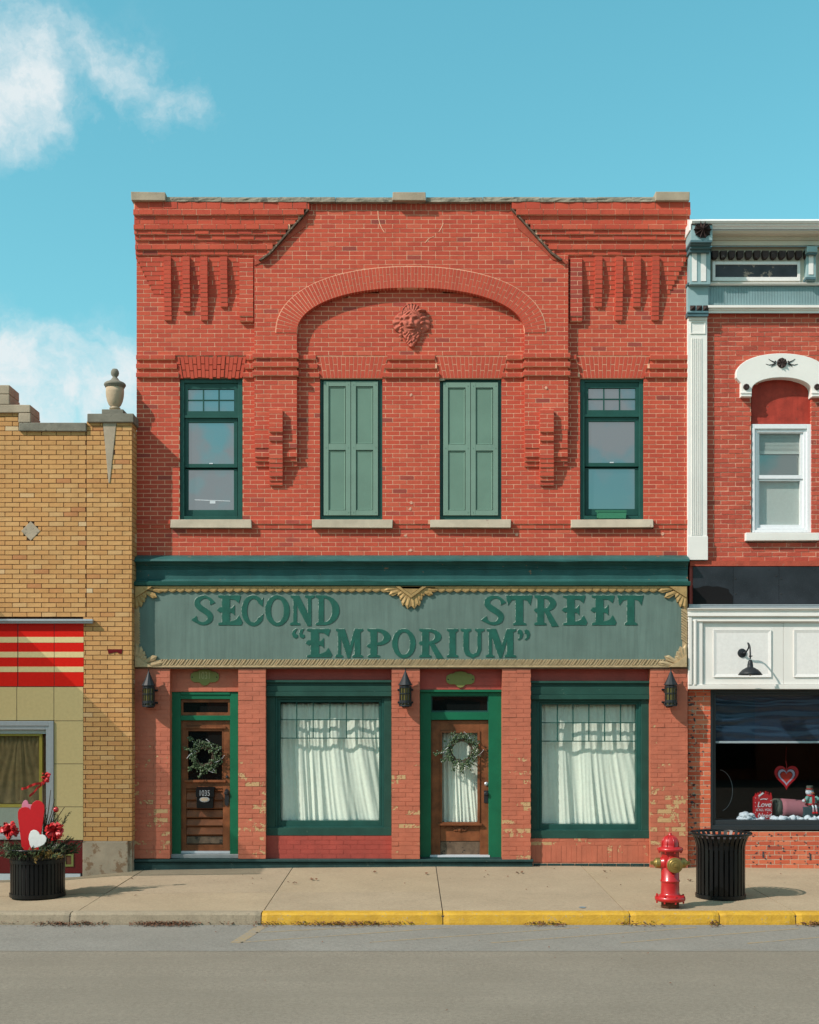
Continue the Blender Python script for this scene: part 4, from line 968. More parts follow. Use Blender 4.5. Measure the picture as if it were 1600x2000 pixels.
def wreath(u, v, rad, label, y, seed, left):
    rr = random.Random(seed); t_ = thing('wreath', label, 'wreath', (X(u, y), y, Z(v, y) - .25)); cx, cz = X(u, y), Z(v, y); k_ = 1 / S
    tw = MB()
    for j in range(5):
        o_ = rr.uniform(-.02, .02); p0 = rr.uniform(0, 6)
        tw.tube([(cx + (rad * k_ + o_ + .012 * math.sin(5 * a + p0)) * math.cos(a), y - .02 + .012 * math.cos(4 * a + p0), cz + (rad * k_ + o_ + .012 * math.sin(5 * a + p0)) * math.sin(a)) for a in [i * .2618 for i in range(25)]], .008, 5)
    obj('twig_ring', tw, M['twig'], t_)
    lf, lg, sp = MB(), MB(), MB()
    def leaf3(mb, p, d, L):
        d = Vector(d).normalized(); s_ = d.cross(Vector((rr.uniform(-.6, .6), -1, rr.uniform(-.6, .6)))).normalized() * L * .36; up = Vector((0, -1, 0)) * L * .16
        a, b = Vector(p), Vector(p) + d * L; m_ = (a + b) / 2 + up
        mb.add([tuple(a), tuple(m_ + s_), tuple(b), tuple(m_ - s_), tuple(m_ + up)], [(0, 1, 4), (1, 2, 4), (2, 3, 4), (3, 0, 4), (0, 3, 2, 1)])
    for i in range(330):
        a = rr.uniform(0, 6.283); dens = .5 + .5 * math.sin(a + (2.2 if left else 2.6)) if rr.random() < .55 else 0
        r_ = rad * k_ + rr.gauss(.012, .028) + dens * rr.uniform(0, .07)
        p = (cx + r_ * math.cos(a), y - .02 + rr.uniform(-.05, .02), cz + r_ * math.sin(a)); th = a + rr.uniform(-1.3, 1.9)
        leaf3(lf if rr.random() < .62 else lg, p, (math.cos(th), rr.uniform(-.5, .2), math.sin(th)), rr.uniform(.025, .05))
    for a, L in left:
        a = math.radians(a); p = Vector((cx + rad * k_ * math.cos(a), y - .03, cz + rad * k_ * math.sin(a))); d = Vector((math.cos(a + .25), -.15, math.sin(a + .25)))
        pts_ = [p + d * L * f + Vector((0, 0, -.03 * f * f * L * 8 * .3)) for f in (0, .25, .5, .75, 1)]; tw2 = MB(); sp.tube(pts_, .003, 4)
        for q in range(int(L * 130)): f = rr.random(); leaf3(lg if rr.random() < .5 else lf, p + d * L * f + Vector((rr.uniform(-.02, .02), rr.uniform(-.02, .01), rr.uniform(-.02, .02))), d + Vector((rr.uniform(-1, 1), rr.uniform(-.5, .2), rr.uniform(-1, 1))), rr.uniform(.025, .045))
    obj('dark_leaves', lf, M['leaf_dark'], t_, kind='stuff'); obj('grey_leaves', lg, M['leaf_grey'], t_, kind='stuff')
    for a0, a1 in ((.9, 1.5), (2.9, 3.3), (-.5, .1), (-1.4, -.9)):
        for i in range(9):
            a = a0 + (a1 - a0) * i / 9; r_ = rad * k_ + .04 + .014 * i * (1 if a0 < 0 else .6); sp.ball((cx + r_ * math.cos(a), y - .06, cz + r_ * math.sin(a)), .006, 5)
    obj('pale_sprigs', sp, M['snow_white'], t_, kind='stuff')
wreath(400, 1477, 19, 'ragged green leafy wreath against the dark pane of the left wooden door', .07, 3, [(120, .24), (150, .17), (215, .15), (250, .16), (300, .14), (20, .14), (100, .12)])
wreath(901.5, 1466, 22, 'round twig wreath with green sprigs over the white curtain of the right door', .06, 8, [(178, .22), (200, .17), (265, .16), (240, .15), (290, .12), (60, .10), (110, .12), (20, .12)])

def curtain(u0, u1, v0, v1, y, label, seed, pleats, dep, gather=True, mat='curtain_white'):
    rr = random.Random(seed); mb = MB(); N, K = 150, 26; vs = []; fs = []; fr_ = [(rr.uniform(.6, 1.6) * pleats, rr.uniform(0, 6.28), rr.uniform(.4, 1)) for _ in range(5)]
    for j in range(K + 1):
        g_ = j / K
        for i in range(N + 1):
            f = i / N; wf = f + .018 * g_ * math.sin(f * 9 + seed) ; h = 0
            fz = wf * pleats * (1.25 - .25 * g_); h = 1.45 + 1.9 * noise.noise(Vector((fz, g_ * .5, seed))) + 1.1 * (1 - abs(2 * noise.noise(Vector((fz * 2.3, g_ * .8, seed + 7))))) + .35 * noise.noise(Vector((fz * 5, g_ * 1.2, seed + 3)))
            fine_ = .008 * math.sin(f * pleats * 14 + 3 * math.sin(f * 20)) * max(0, 1 - g_ * 4)
            vs.append((X(u0 + (u1 - u0) * f, y), y - dep * (.25 + .75 * g_ ** .6) * (h / 3 - .45) - fine_, Z(v0 + (v1 - v0) * g_ + (1.6 * noise.noise(Vector((f * 14, seed, 0))) if j in (0, K) else 0), y)))
    for j in range(K):
        for i in range(N): a = j * (N + 1) + i; fs.append((a, a + N + 1, a + N + 2, a + 1))
    mb.add(vs, fs); o = obj('curtain', mb, M[mat], None, smooth=True); tag(o, label, 'curtain', 'white curtains behind the ground floor panes')
    so = o.modifiers.new('thickness', 'SOLIDIFY'); so.thickness = .003; return o
curtain(543, 746, 1374, 1607, .178, 'white pleated curtain in the shop window between the two doors', 4, 7, .09)
curtain(1054, 1247, 1374, 1614, .178, 'white pleated curtain in the shop window behind the hydrant side', 9, 6, .085)
curtain(860, 937, 1428, 1610, .21, 'narrow white curtain behind the tall pane of the right door', 2, 4, .07)

# green planter box left on the right upstairs sill
pbx = MB(); y0, y1 = -.06, .03
pb0 = [(X(1168.5), Z(1013.8)), (X(1221), Z(1013.8)), (X(1223), Z(998.5)), (X(1166), Z(998)), ]
pbx.prism(pb0, y0, y0 + .008); pbx.prism(pb0, y1 - .008, y1); pbx.box(X(1169), X(1220.6), y0 + .009, y1 - .009, Z(1013.6), Z(1011)); pbx.px(1167.5, 1169.5, 999, 1011, y0 + .009, y1 - .009).px(1220.4, 1222, 999, 1011, y0 + .009, y1 - .009)
o = thing('planter_box', 'small green planter box on the sill of the right upstairs window', 'planter box', (X(1195), 0, Z(1013.8))); obj('box', pbx, M['planter_green'], o); obj('rim', MB().px(1163, 1223.5, 996.8, 999.4, y0 - .008, y0 - .0005), M['planter_green'], o)

# ================================================================ tan brick building on the left
tan = thing('tan_building', 'tan brick shop building with red and yellow tiles and a stone urn pier', 'building', (X(80, -.31), -.31, -.15))
YT = -.31
Xt = lambda u: X(u, YT); Zt = lambda v: Z(v, YT)
tb = Bricks(M['tan_brick'], M['brown_mortar'], joint=.010, inset=.012, jit=.0015)
TP = 9.32; TL = .2085
v = 1643.0; r_ = 0
XT0 = Xt(-190)
while v > 760:
    v1, v0 = v, v - TP; vm = v - TP / 2; ph = (r_ % 2) * TL / 2
    if vm > 1209: sp = [(Xt(163), Xt(257.5))]
    elif vm > 842: sp = [(XT0, Xt(168.6)), (Xt(169.6), Xt(257.5))]
    elif vm > 826: sp = [(XT0, Xt(36)), (Xt(169.6), Xt(257.5))]
    elif vm > 806: sp = [(XT0, Xt(35))]
    else: sp = []
    for a, b in sp:
        pier_ = b > Xt(200)
        # stone wedge and lozenge
        segs = [(a, b)]
        if 826 < vm < 942 and pier_: h = 13.5 * (942 - vm) / 116; segs = cut(segs, Xt(214 - h) - .004, Xt(214 - h + 2 * h) + .004)
        if abs(vm - 1037) < 19 and not pier_: h = 19 - abs(vm - 1037); segs = cut(segs, Xt(60 - h), Xt(60 + h))
        for p, q in segs: tb.course(p, q, Zt(v1), Zt(v0), YT - (.002 if pier_ else 0), ph + (p - XT0) % TL, TL, dep=.09, back=-.18)
        if pier_:
            xs = Xt(257.5); z0, z1 = Zt(v1) + .005, Zt(v0) - .005
            ys = [(YT + .004, YT + .1), (YT + .11, -.12), (-.11, -.004)] if r_ % 2 else [(YT + .004, YT + .2), (YT + .21, -.004)]
            for y0, y1 in ys: tb.b.append([xs - .09, xs + .004, z0, z1, y0, y1 - y0, tb.tint(), False])
            tb.core.box(xs - .1, xs - .004, YT + .09, -.002, Zt(v1), Zt(v0))
    v -= TP; r_ += 1
tb.finish(tan, 'brick', 'brickwork', 'mortar', L=TL)
CS, DS = M['cast_stone'], M['dark_stone']
def st(name, u0, u1, v0, v1, yf=YT - .04, yb=.1, m=CS, bev=.01): return obj(name, MB().px(u0, u1, v0, v1, yf, yb, jit=.003), m, tan, bevel=bev)
st('coping_stone', 36.5, 168.5, 825, 842, m=DS); st('coping_stone', -120, 59.5, 790, 806); st('coping_stone', 36, 60, 806.3, 825, yb=.12); st('coping_stone', -120, 18.5, 752, 769.5); st('coping_stone', -120, 18.5, 770, 789.6, yb=.12)
st('pier_cap', 170, 260.5, 807.5, 824.5, YT - .05, .0, DS)
obj('keystone', MB().pxprism([(201, 825), (227.5, 825), (214.5, 943), (212, 943)], YT - .012, -.2), CS, tan, bevel=.004)
obj('lozenge', MB().pxprism([(60, 1018), (79, 1037), (60, 1056), (41, 1037)], YT - .006, -.2), CS, tan, bevel=.004)
st('base_stone', 160.5, 250.5, 1643, 1720, YT - .012, -.02, M['base_stone'], .015)
obj('base_return', MB().box(Xt(250.6), Xt(257), YT + .02, -.01, -.3, Zt(1643)), M['base_stone'], tan)
obj('broken_brick', MB().pxprism([(210, 1268), (239, 1268), (238, 1277), (231, 1276), (229, 1273), (212, 1277)], YT - .009, -.25), M['tile_maroon'], tan)
bd = MB(); bd.box(Xt(-190), X(262), -.16, 10, -.3, Z(845)); bd.box(Xt(-900), Xt(-190.5), YT, 10, -.3, Z(845)); bd.box(Xt(-190), Xt(36), -.17, .1, Z(845), Z(800)); bd.box(Xt(172), Xt(255), -.17, -.003, Z(845), Zt(826)); obj('roof_body', bd, M['brown_mortar'], tan)
# glossy tile front
YTi = YT - .005
def tile(u0, u1, v0, v1, m): return obj('tile', MB().px(u0 + .5, u1 - .5, v0 + .5, v1 - .5, YTi, YTi + .03), M[m], tan, bevel=.002)
for a, b in ((-120, -38), (-37, 34.7), (35.3, 106), (106, 164)):
    t_ = tile(a, b, 1217, 1341, 'tile_red')
    for p, q in ((1244, 1255), (1273, 1284), (1302, 1312.5)): obj('stripe', MB().px(a + .5, b - .5, p, q, YTi - .0025, YTi + .004), M['tile_cream'], t_)
for a, b in ((-120, -38), (-37, 33), (33, 105.5)): tile(a, b, 1341.5, 1407.5, 'tile_yellow')
for a, b in ((1341.5, 1408), (1408, 1492), (1492, 1576), (1576, 1641)): tile(105.5, 163, a, b, 'tile_yellow')
for a, b in ((-120, -20), (-20, 60), (60, 162)): tile(a, b, 1641.5, 1706, 'tile_maroon')
obj('tile_bed', MB().px(-120, 163.5, 1215, 1407.5, YTi + .006, -.15).px(105, 163.5, 1407.6, 1641, YTi + .006, -.15).px(-120, 163.5, 1641.1, 1720, YTi + .006, -.15), M['ink_black'], tan)
obj('flashing', MB().px(-120, 181, 1209, 1213.5, YT - .09, YT - .01).px(-120, 181, 1213.6, 1217.5, YT - .055, YT - .01), M['silver'], tan, bevel=.004)
obj('base_strip', MB().px(-120, 157, 1706.5, 1730, YT - .01, -.2), M['white_strip'], tan)
vt = obj('vent', MB().ring(124.5, 143.5, 1667, 1692.5, 4, 4, 4, 4, YTi - .015, YTi + .004), M['dull_brass'], tan); obj('grille', MB().px(128, 140, 1670.5, 1689, YTi - .004, YTi + .003), M['rust'], vt)
ww = obj('window', MB().ring(-120, 104.5, 1408.5, 1640, 9, 9, 9, 9, YT - .03, -.15).ring(-112, 96, 1417, 1632, 6, 6, 8, 6, YT - .012, -.15), M['silver'], tan, bevel=.004)
obj('pane', MB().px(-106, 90.5, 1424, 1627, YT + .03, YT + .036), M['clear_glass'], ww)
obj('blind_rail', MB().px(-106, 90, 1424, 1433, YT + .045, -.19), M['white_strip'], ww)
obj('gold_edge', MB().ring(-106, 82.5, 1433.5, 1577, 5, 6, 4, 6.5, YT + .06, -.19), M['gold_trim'], ww)
bc = MB(); N = 90; vs = []; fs = []
for j in range(11):
    for i in range(N + 1):
        u_ = -100 + 176.5 * i / N; f = j / 10; dx = u_ - 34; vs.append((Xt(u_), YT + .1 - .012 * math.sin(math.atan2(dx, 60 + 180 * f) * 60), Zt(1438 + 132 * f)))
for j in range(10):
    for i in range(N): a = j * (N + 1) + i; fs.append((a, a + N + 1, a + N + 2, a + 1))
bc.add(vs, fs); obj('drapery', bc, M['brown_cloth'], ww, smooth=True)
obj('drapery_knot', MB().lathe([(.02, 0), (.075, .05), (.09, .4), (.085, .8), (.06, .93), (.02, .97)], Xt(34), YT + .13, Zt(1570), 14, squash=.45), M['brown_cloth'], ww, smooth=True)
obj('notice_board', MB().px(-104, 88, 1577.5, 1626, YT + .06, -.2), M['grey_panel'], ww)
text('lettering', 'w', Xt(3), YT + .055, Zt(1618), .2, M['ink_black'], ww, shear=.3)
# unseen awning inferred from, and sized for, the diagonal shade on tiles and pier
am = MB(); am.add([(Xt(-900), -3.0, Zt(1182)), (Xt(-14), -3.0, Zt(1182)), (Xt(-14), YT - .004, Zt(1180)), (Xt(-900), YT - .004, Zt(1180))], [(0, 1, 2, 3)]); aw = obj('awning', am, M['half_shade'], tan)
obj('fascia', MB().box(Xt(-900), Xt(-14), -3.04, -3.002, Zt(1184), Zt(1180)), M['silver'], aw)

ur = thing('urn', 'pale stone lidded urn on the dark cap of the tan brick pier', 'urn', (Xt(219.5), -.15, Zt(807.5)))
ux, uy, uz = WL[ur.name]; k = 1 / 137.0
prof = [(0, 93), (5, 92.2), (7.3, 88.5), (8, 84.5), (7.2, 80.5), (4.5, 77.2), (4.4, 76), (6.5, 73.5), (8, 71), (11.5, 68.4), (18, 65.6), (20.6, 63.5), (21.3, 61), (20.8, 59.4), (19.3, 58.6), (19.2, 56.5), (17.5, 55.4), (17.6, 46), (17, 38), (15, 29), (12, 22), (9, 18.2), (8.4, 17.2), (10.6, 16), (10.8, 13.8), (8.6, 12.4), (7.8, 11.6), (8.4, 10.6), (11, 9.6), (11.8, 8.4)]
kz = WL[ur.name].z
obj('bowl', MB().lathe([(r * k, z * k) for r, z in prof][16:][::-1], ux, uy, kz, 28), M['urn_stone'], ur, smooth=True)
obj('lid', MB().lathe([(r * k, z * k) for r, z in prof][:17][::-1], ux, uy, kz, 28), M['dark_stone'], ur, smooth=True)
obj('plinth', MB().box(ux - 21 * k, ux + 21 * k, uy - .15, uy + .13, kz, kz + 8.6 * k), M['dark_stone'], ur, bevel=.006)

# ================================================================ red brick building on the right
rb = thing('right_building', 'red brick building with blue and white cornice and a white shop band', 'building', (X(1500), 0, -.05))
YR = .02; RP = 9.15; RL = .212
rk = Bricks(M['rough_brick'], M['pink_mortar'], joint=.011, inset=.0042, jit=.0022)
XE = X(2150); v = 1096.0; r_ = 0
arch_c, hood_r = 1527, 0
def arch_w(vm, top, spring, hw):
    if vm <= top: return 0
    if vm >= spring: return hw
    return hw * math.sqrt(max(0, 1 - ((spring - vm) / (spring - top)) ** 2))
while v > 612:
    v1, v0 = v, v - RP; vm = v - RP / 2; sp = [(X(1381), XE)]
    if 1040 < vm < 1055: sp = cut(sp, X(1457), X(1597))
    if vm < 1040: 
        h = arch_w(vm, 735, 762, 59)
        if h: sp = cut(sp, X(1527 - h), X(1527 + h))
    for a, b in sp: rk.course(a, b, Z(v1), Z(v0), YR, (r_ % 2) * RL / 2 + (a - X(1381)) % RL, RL, dep=.1, back=.25)
    v -= RP; r_ += 1
rk.finish(rb, 'brick', 'brickwork', 'mortar', L=RL, key=lambda q: q[1] < X(1605))
bd = MB(); bd.box(X(1347), XE, .62, 12, Z(1105), Z(470)); bd.box(X(1347), XE, .3, .6, Z(1105), Z(1060)); bd.box(X(1347), XE, 4.2, 12, -.3, Z(1108)); obj('roof_body', bd, M['rough_brick'], rb)
W_, WH = M['white_paint'], M['hood_white']
# fluted corner pilaster
pil = obj('pilaster', MB().px(1343.6, 1381.5, 617, 1093, -.055, .25).px(1343.2, 1383, 1047, 1093.5, -.07, -.04).px(1345, 1381.8, 617, 624.5, -.075, -.05), WH, rb, bevel=.004)
fl = MB()
for i in range(6): fl.px(1351 + i * 3.6, 1352.6 + i * 3.6, 660, 1045, -.064, -.05)
obj('flute', fl, WH, pil); obj('pilaster_panel', MB().ring(1348.5, 1378, 628, 652, 1.5, 1.5, 1.5, 2.5, -.066, -.05), WH, pil)
# upper window with white hood
hd = MB(); O, I = [], []
for i in range(33):
    a = math.pi * (1 - i / 32); O.append((1527 + 90 * math.cos(a), 775 - 0 if 0 else 737 - 47 * math.sin(a) ** .8)); I.append((1527 + 58.5 * math.cos(a), 762 - 25 * math.sin(a) ** .9))
O = [(1447.5, 775), (1447.5, 748), (1438, 737)] + [(max(1438, min(1616, a)), b) for a, b in O[1:-1]] + [(1616, 737), (1606.5, 748), (1606.5, 775)]
I = [(1468.5, 775)] * 1 + [(1468.5, 768), (1468.5, 763)] + I[1:-1] + [(1585.5, 763), (1585.5, 768), (1585.5, 775)]
yh = -.06
hd.strip([(X(a, yh), Z(b, yh)) for a, b in O], [(X(a, yh), Z(b, yh)) for a, b in I], yh, .1)
hood = obj('window_hood', hd, WH, rb, bevel=.006)
for c0 in (1457.5, 1596):
    obj('hood_foot', MB().px(c0 - 10.2, c0 + 10.8, 765.5, 768.5, yh - .025, yh + .01).px(c0 - 9.6, c0 + 10.2, 768.7, 774, yh - .015, yh + .01), WH, hood, bevel=.003)
    rs = MB().lathe([(.045, 0), (.045, .015), (.025, .03)], X(c0, yh), yh, Z(756, yh), 12, 'y')
    for q in range(8): rs.ball((X(c0, yh) + .03 * math.cos(q * .785), yh - .025, Z(756, yh) + .03 * math.sin(q * .785)), .014, 6)
    obj('rosette', rs, M['ornament_brown'], hood)
rs = MB().lathe([(.072, 0), (.072, .01), (.06, .02)], X(1527, yh), yh, Z(709, yh), 20, 'y')
for q in range(8):
    a = q * .785; c_, s_ = math.cos(a), math.sin(a); x_, z_ = X(1527, yh), Z(709, yh)
    rs.add([(x_, yh - .022, z_), (x_ + .065 * math.cos(a - .3), yh - .018, z_ + .065 * math.sin(a - .3)), (x_ + .068 * c_, yh - .04, z_ + .068 * s_), (x_ + .065 * math.cos(a + .3), yh - .018, z_ + .065 * math.sin(a + .3))], [(0, 1, 2), (0, 2, 3), (0, 3, 1), (1, 3, 2)])
obj('rosette', rs, M['ornament_brown'], hood)
for s_ in (-1, 1):
    for pts_ in ([(12, 709), (18, 712), (25, 713), (31, 711)], [(13, 708), (18, 706), (22, 704), (26, 701)], [(13, 711), (18, 714), (21, 717)], [(14, 709), (22, 708.5), (29, 708)] if 0 else [(12, 705), (14, 709), (14, 714)]):
        obj('scroll', MB().tube([(X(1527 + s_ * a, yh), yh - .003, Z(b, yh)) for a, b in pts_], .011, 5, r1=.003), M['black_matte'], hood)
obj('tympanum', MB().px(1468, 1586, 745, 828, .09, .25).px(1469, 1585, 734, 744.6, .075, .25), M['red_board'], rb)
wr = obj('window', MB().ring(1468.5, 1586.5, 828.3, 1040, 6, 10, 9, 5, .04, .25).ring(1474.5, 1576.5, 837.5, 1035, 5, 7, 7, 4, .065, .25), M['upvc'], rb, bevel=.004)
obj('upper_sash', MB().ring(1479.5, 1569.5, 844.5, 935, 3.5, 6, 2, 7, .085, .2), M['upvc'], wr); obj('lower_sash', MB().ring(1478, 1570, 936, 1031, 5, 7, 3, 6, .1, .2), M['shade_cloth'] if 0 else M['upvc'], wr)
obj('pane', MB().px(1483, 1563.5, 846, 929, .115, .12), M['clear_glass'], wr); obj('pane', MB().px(1483, 1563.5, 939, 1025, .13, .135), M['clear_glass'], wr)
bl_ = MB()
for i in range(13): bl_.px(1484, 1563, 847 + i * 2.6, 848.8 + i * 2.6, .145 + .002 * (i % 2), .155)
bl_.px(1484, 1563, 881, 887, .14, .16); obj('blind', bl_, M['shade_cloth'], wr)
obj('backing', MB().px(1482, 1565, 887.2, 930, .17, .3), M['dark_pane'], wr); obj('shade', MB().px(1482, 1565, 938, 1026, .165, .3).px(1482, 1565, 845, 887, .17, .3), M['shade_cloth'], wr)
obj('sill', MB().px(1457.5, 1600, 1040.3, 1055.5, -.06, .2, jit=.004), M['hood_white'], rb, bevel=.006)
# cornice of the roof line
profile('cornice', [(.4, 428), (-.42, 429), (-.44, 431), (-.42, 436), (-.40, 437), (-.40, 440), (-.37, 444), (-.36, 447.5), (-.33, 448.5), (.3, 449.5)], 1352, 2150, M['white_paint'], rb)
profile('soffit', [(.3, 449.8), (-.33, 449.7), (-.29, 456), (-.20, 461), (-.20, 464), (-.18, 465), (-.18, 468), (-.15, 469), (-.15, 479), (-.12, 480), (.3, 481)], 1392, 2150, M['trim_cream'], rb)
cap_ = MB(); cap_.px(1346, 1356, 430, 452, -.38, .3); 
obj('cornice_return', MB().px(1347, 1353.5, 431, 450, -.40, .3), M['white_paint'], rb, bevel=.01)
obj('frieze', MB().px(1390, 2150, 481.2, 556, -.035, .3), M['trim_cream'], rb)
u = 1391; 
while u < 2120:
    if not 1574 < u < 1596: obj('dentil', MB().prism([(X(u, -.12), Z(489, -.12)), (X(u + 13.5, -.12), Z(489, -.12)), (X(u + 12.5, -.12), Z(501, -.12)), (X(u + 9, -.12), Z(504, -.12)), (X(u + 3, -.12), Z(504, -.12)), (X(u + 1, -.12), Z(501, -.12))], -.12, -.03), M['ornament_brown'], rb, bevel=.006)
    u += 16.4
for a, b in ((1392, 1563.5), (1600, 2150)):
    fr_ = obj('frieze_frame', MB().ring(a, b, 510.5, 548.5, 5.5, 5.5, 6, 7.5, -.062, -.034), M['white_paint'], rb, bevel=.004); obj('frieze_panel', MB().px(a + 5, b - 5, 516, 541.5, -.042, -.033), M['frieze_dark'], fr_)
profile('moulding', [(.2, 551.5), (-.10, 551.8), (-.10, 553.5), (-.08, 555), (-.07, 557.5), (.2, 558)], 1383, 2150, WH, rb)
ff = obj('fluted_frieze', MB().px(1383, 2150, 558.2, 597, -.03, .3), M['trim_blue'], rb)
u = 1388.5; fm = MB()
while u < 2110: fm.px(u, u + 1.55, 559, 596, -.042, -.029); u += 3.05
obj('reeding', fm, M['trim_blue'], ff, kind='stuff')
profile('moulding', [(.2, 595.5), (-.115, 596), (-.115, 600.5), (-.085, 602.5), (-.085, 605), (-.065, 607), (-.065, 611.5), (.2, 612)], 1383, 2150, WH, rb)
# blue brackets
def bracket(u0, u1, full):
    B_ = M['trim_blue']; DBL = M['dark_blue_trim']
    if full:
        o = obj('bracket', MB().px(u0 + 6, u1, 437, 470, -.40, .25).px(u0 + 4.5, u1 - 4, 492.5, 555.5, -.18, .25).px(u0, u1 - 8, 557, 617, -.10, .25), B_, rb, bevel=.006)
        for a, b, p, q, y in ((6, 1, 468.5, 473, -.41), (5.5, 3, 473.6, 477.5, -.36), (5, 3, 478, 485, -.30), (3.5, 5, 485.5, 492, -.25), (-.3, 7.5, 551.5, 556.6, -.14), (-.3, 7.5, 608.5, 611.5, -.13), (-.5, 8.5, 612, 617.5, -.118)): obj('bracket_moulding', MB().px(u0 + a, u1 - b, p, q, y, .2), DBL, o, bevel=.003)
        for a, b in ((8.5, 18), (26, 36)): obj('groove', MB().px(u0 + a, u0 + b, 494, 549, -.188, -.17), M['white_paint'], o)
        st_ = MB(); cx, cz, y = X(u0 + 29, -.4), Z(449, -.4), -.402
        for q in range(10):
            a = q * math.pi / 5; a0, a1 = a - math.pi / 10, a + math.pi / 10
            st_.add([(cx, y - .055, cz), (cx + .062 * math.cos(a0), y - .002, cz + .062 * math.sin(a0)), (cx + .128 * math.cos(a), y - .034, cz + .128 * math.sin(a)), (cx + .062 * math.cos(a1), y - .002, cz + .062 * math.sin(a1)), (cx + .128 * math.cos(a), y + .001, cz + .128 * math.sin(a))], [(0, 1, 2), (0, 2, 3), (1, 4, 2), (2, 4, 3)])
        st_.lathe([(.118, 0), (.112, .004)], cx, y + .003, cz, 20, 'y')
        obj('star', st_, M['ornament_brown'], o)
        for q in range(3):
            a = u0 + 4.5 + q * 12.7; y = -.101; x0, x1, z0, z1 = X(a, y), X(a + 11, y), Z(607, y), Z(596.5, y)
            obj('diamond_point', MB().add([(x0, y, z0), (x1, y, z0), (x1, y, z1), (x0, y, z1), ((x0 + x1) / 2, y - .045, (z0 + z1) / 2)], [(0, 1, 4), (1, 2, 4), (2, 3, 4), (3, 0, 4)]) or MB(), M['ornament_brown'], o) if False else None
            mb = MB(); mb.add([(x0, y, z0), (x1, y, z0), (x1, y, z1), (x0, y, z1), ((x0 + x1) / 2, y - .045, (z0 + z1) / 2)], [(0, 1, 4), (1, 2, 4), (2, 3, 4), (3, 0, 4), (0, 3, 2, 1)]); obj('diamond_point', mb, M['ornament_brown'], o)
    else:
        o = obj('bracket', MB().px(u0 + 3, u1, 480.5, 492, -.22, .2).px(u0 + 1, u1 - 3, 492.2, 548, -.13, .2), B_, rb, bevel=.006)
        obj('bracket_moulding', MB().px(u0 + 3, u1 - .5, 492.3, 496, -.20, .1).px(u0, u1 - 3.5, 541, 545.5, -.16, .1), M['dark_blue_trim'], o); obj('groove', MB().px(u0 + 6, u1 - 8, 497, 536, -.138, -.12), M['white_paint'], o)
bracket(1343.3, 1392, True); bracket(1574, 1597, False)
# black metal band, white sign band and shop window
obj('beam', MB().px(1348, 2150, 1095.5, 1105.5, -.03, .25), M['render_red'], rb)
obj('beam', MB().px(1347, 1363, 1105.8, 1183, .0, .25), M['red_paint'], rb)
for i, (a, b) in enumerate(((1354, 1432), (1432.6, 1521.5), (1522, 1610), (1611, 2150))): 
    p_ = obj('metal_panel', MB().px(a, b, 1107, 1180, -.035, .2), M['black_metal'], rb, bevel=.002)
    if i: 
        for q in ((a + 4, 1130), (a + 4, 1160), (b - 5, 1125), (b - 20, 1112)): obj('rivet', MB().lathe([(.012, 0), (.010, .006)], X(q[0], -.035), -.035, Z(q[1], -.035), 8, 'y'), M['black_matte'], p_)
obj('torn_opening', MB().pxprism([(1354.2, 1149), (1364, 1148), (1374, 1144.6), (1384, 1144), (1392, 1146), (1402, 1145), (1412, 1147.5), (1423, 1150.5), (1425, 1157), (1431.5, 1164), (1431.5, 1179.5), (1354.2, 1179.5)], -.037, -.01), M['room_dark'], rb)
obj('drip_cap', MB().px(1346, 2150, 1180.3, 1182, -.06, .2).px(1346, 2150, 1182.2, 1187, -.05, .2), M['silver'], rb)
YB = -.10
profile('sign_moulding', [(.1, 1187.4), (YB - .09, 1187.6), (YB - .09, 1189), (YB - .05, 1193), (YB - .045, 1196), (YB - .07, 1197), (YB - .075, 1203), (YB - .035, 1206), (YB - .045, 1207), (YB - .05, 1213), (YB - .02, 1216), (.1, 1216.2)], 1344.5, 2150, M['sign_white'], rb)
sm = MB()
for a, b, y in ((1344.5, 1352, YB - .06), (1352.2, 1355.5, YB - .035), (1355.7, 1361, YB - .06), (1361.2, 1373, YB - .03)): sm.px(a, b, 1210 if a > 1350 else 1200, 1338, y, .1)
obj('sign_moulding', sm, M['sign_white'], rb, bevel=.008)
obj('sign_rail', MB().px(1344.5, 2150, 1337, 1346, YB - .05, .1), M['sign_white'], rb, bevel=.006)
for a, b in ((1373.5, 1530), (1530.6, 1690), (1690.6, 1850), (1850.6, 2010), (2010.6, 2150)):
    sp_ = obj('sign_panel', MB().px(a, b, 1216.4, 1336.6, YB, .1), M['sign_white'], rb, bevel=.002); y = YB - .006; ins = MB()
    x0, x1, z0, z1 = X(a + 20, y), X(b - 24, y), Z(1322.5, y), Z(1230, y); k_ = .045
    vs = [(x0, YB - .001, z0), (x1, YB - .001, z0), (x1, YB - .001, z1), (x0, YB - .001, z1)] + [(x0, y - .012, z0), (x1, y - .012, z0), (x1, y - .012, z1), (x0, y - .012, z1)] + [(x0 + k_, y - .002, z0 + k_), (x1 - k_, y - .002, z0 + k_), (x1 - k_, y - .002, z1 - k_), (x0 + k_, y - .002, z1 - k_)]
    fs = [(i, (i + 1) % 4, (i + 1) % 4 + 4, i + 4) for i in range(4)] + [(i + 4, (i + 1) % 4 + 4, (i + 1) % 4 + 8, i + 8) for i in range(4)] + [(8, 9, 10, 11)]
    ins.add(vs, fs); obj('inset', ins, M['white_paint'], sp_)
sb = Bricks(M['shop_brick'], M['grey_mortar'], joint=.012, inset=.003, jit=.0012); SP = 9.1; v = 1697.0; r_ = 0; SL = .228
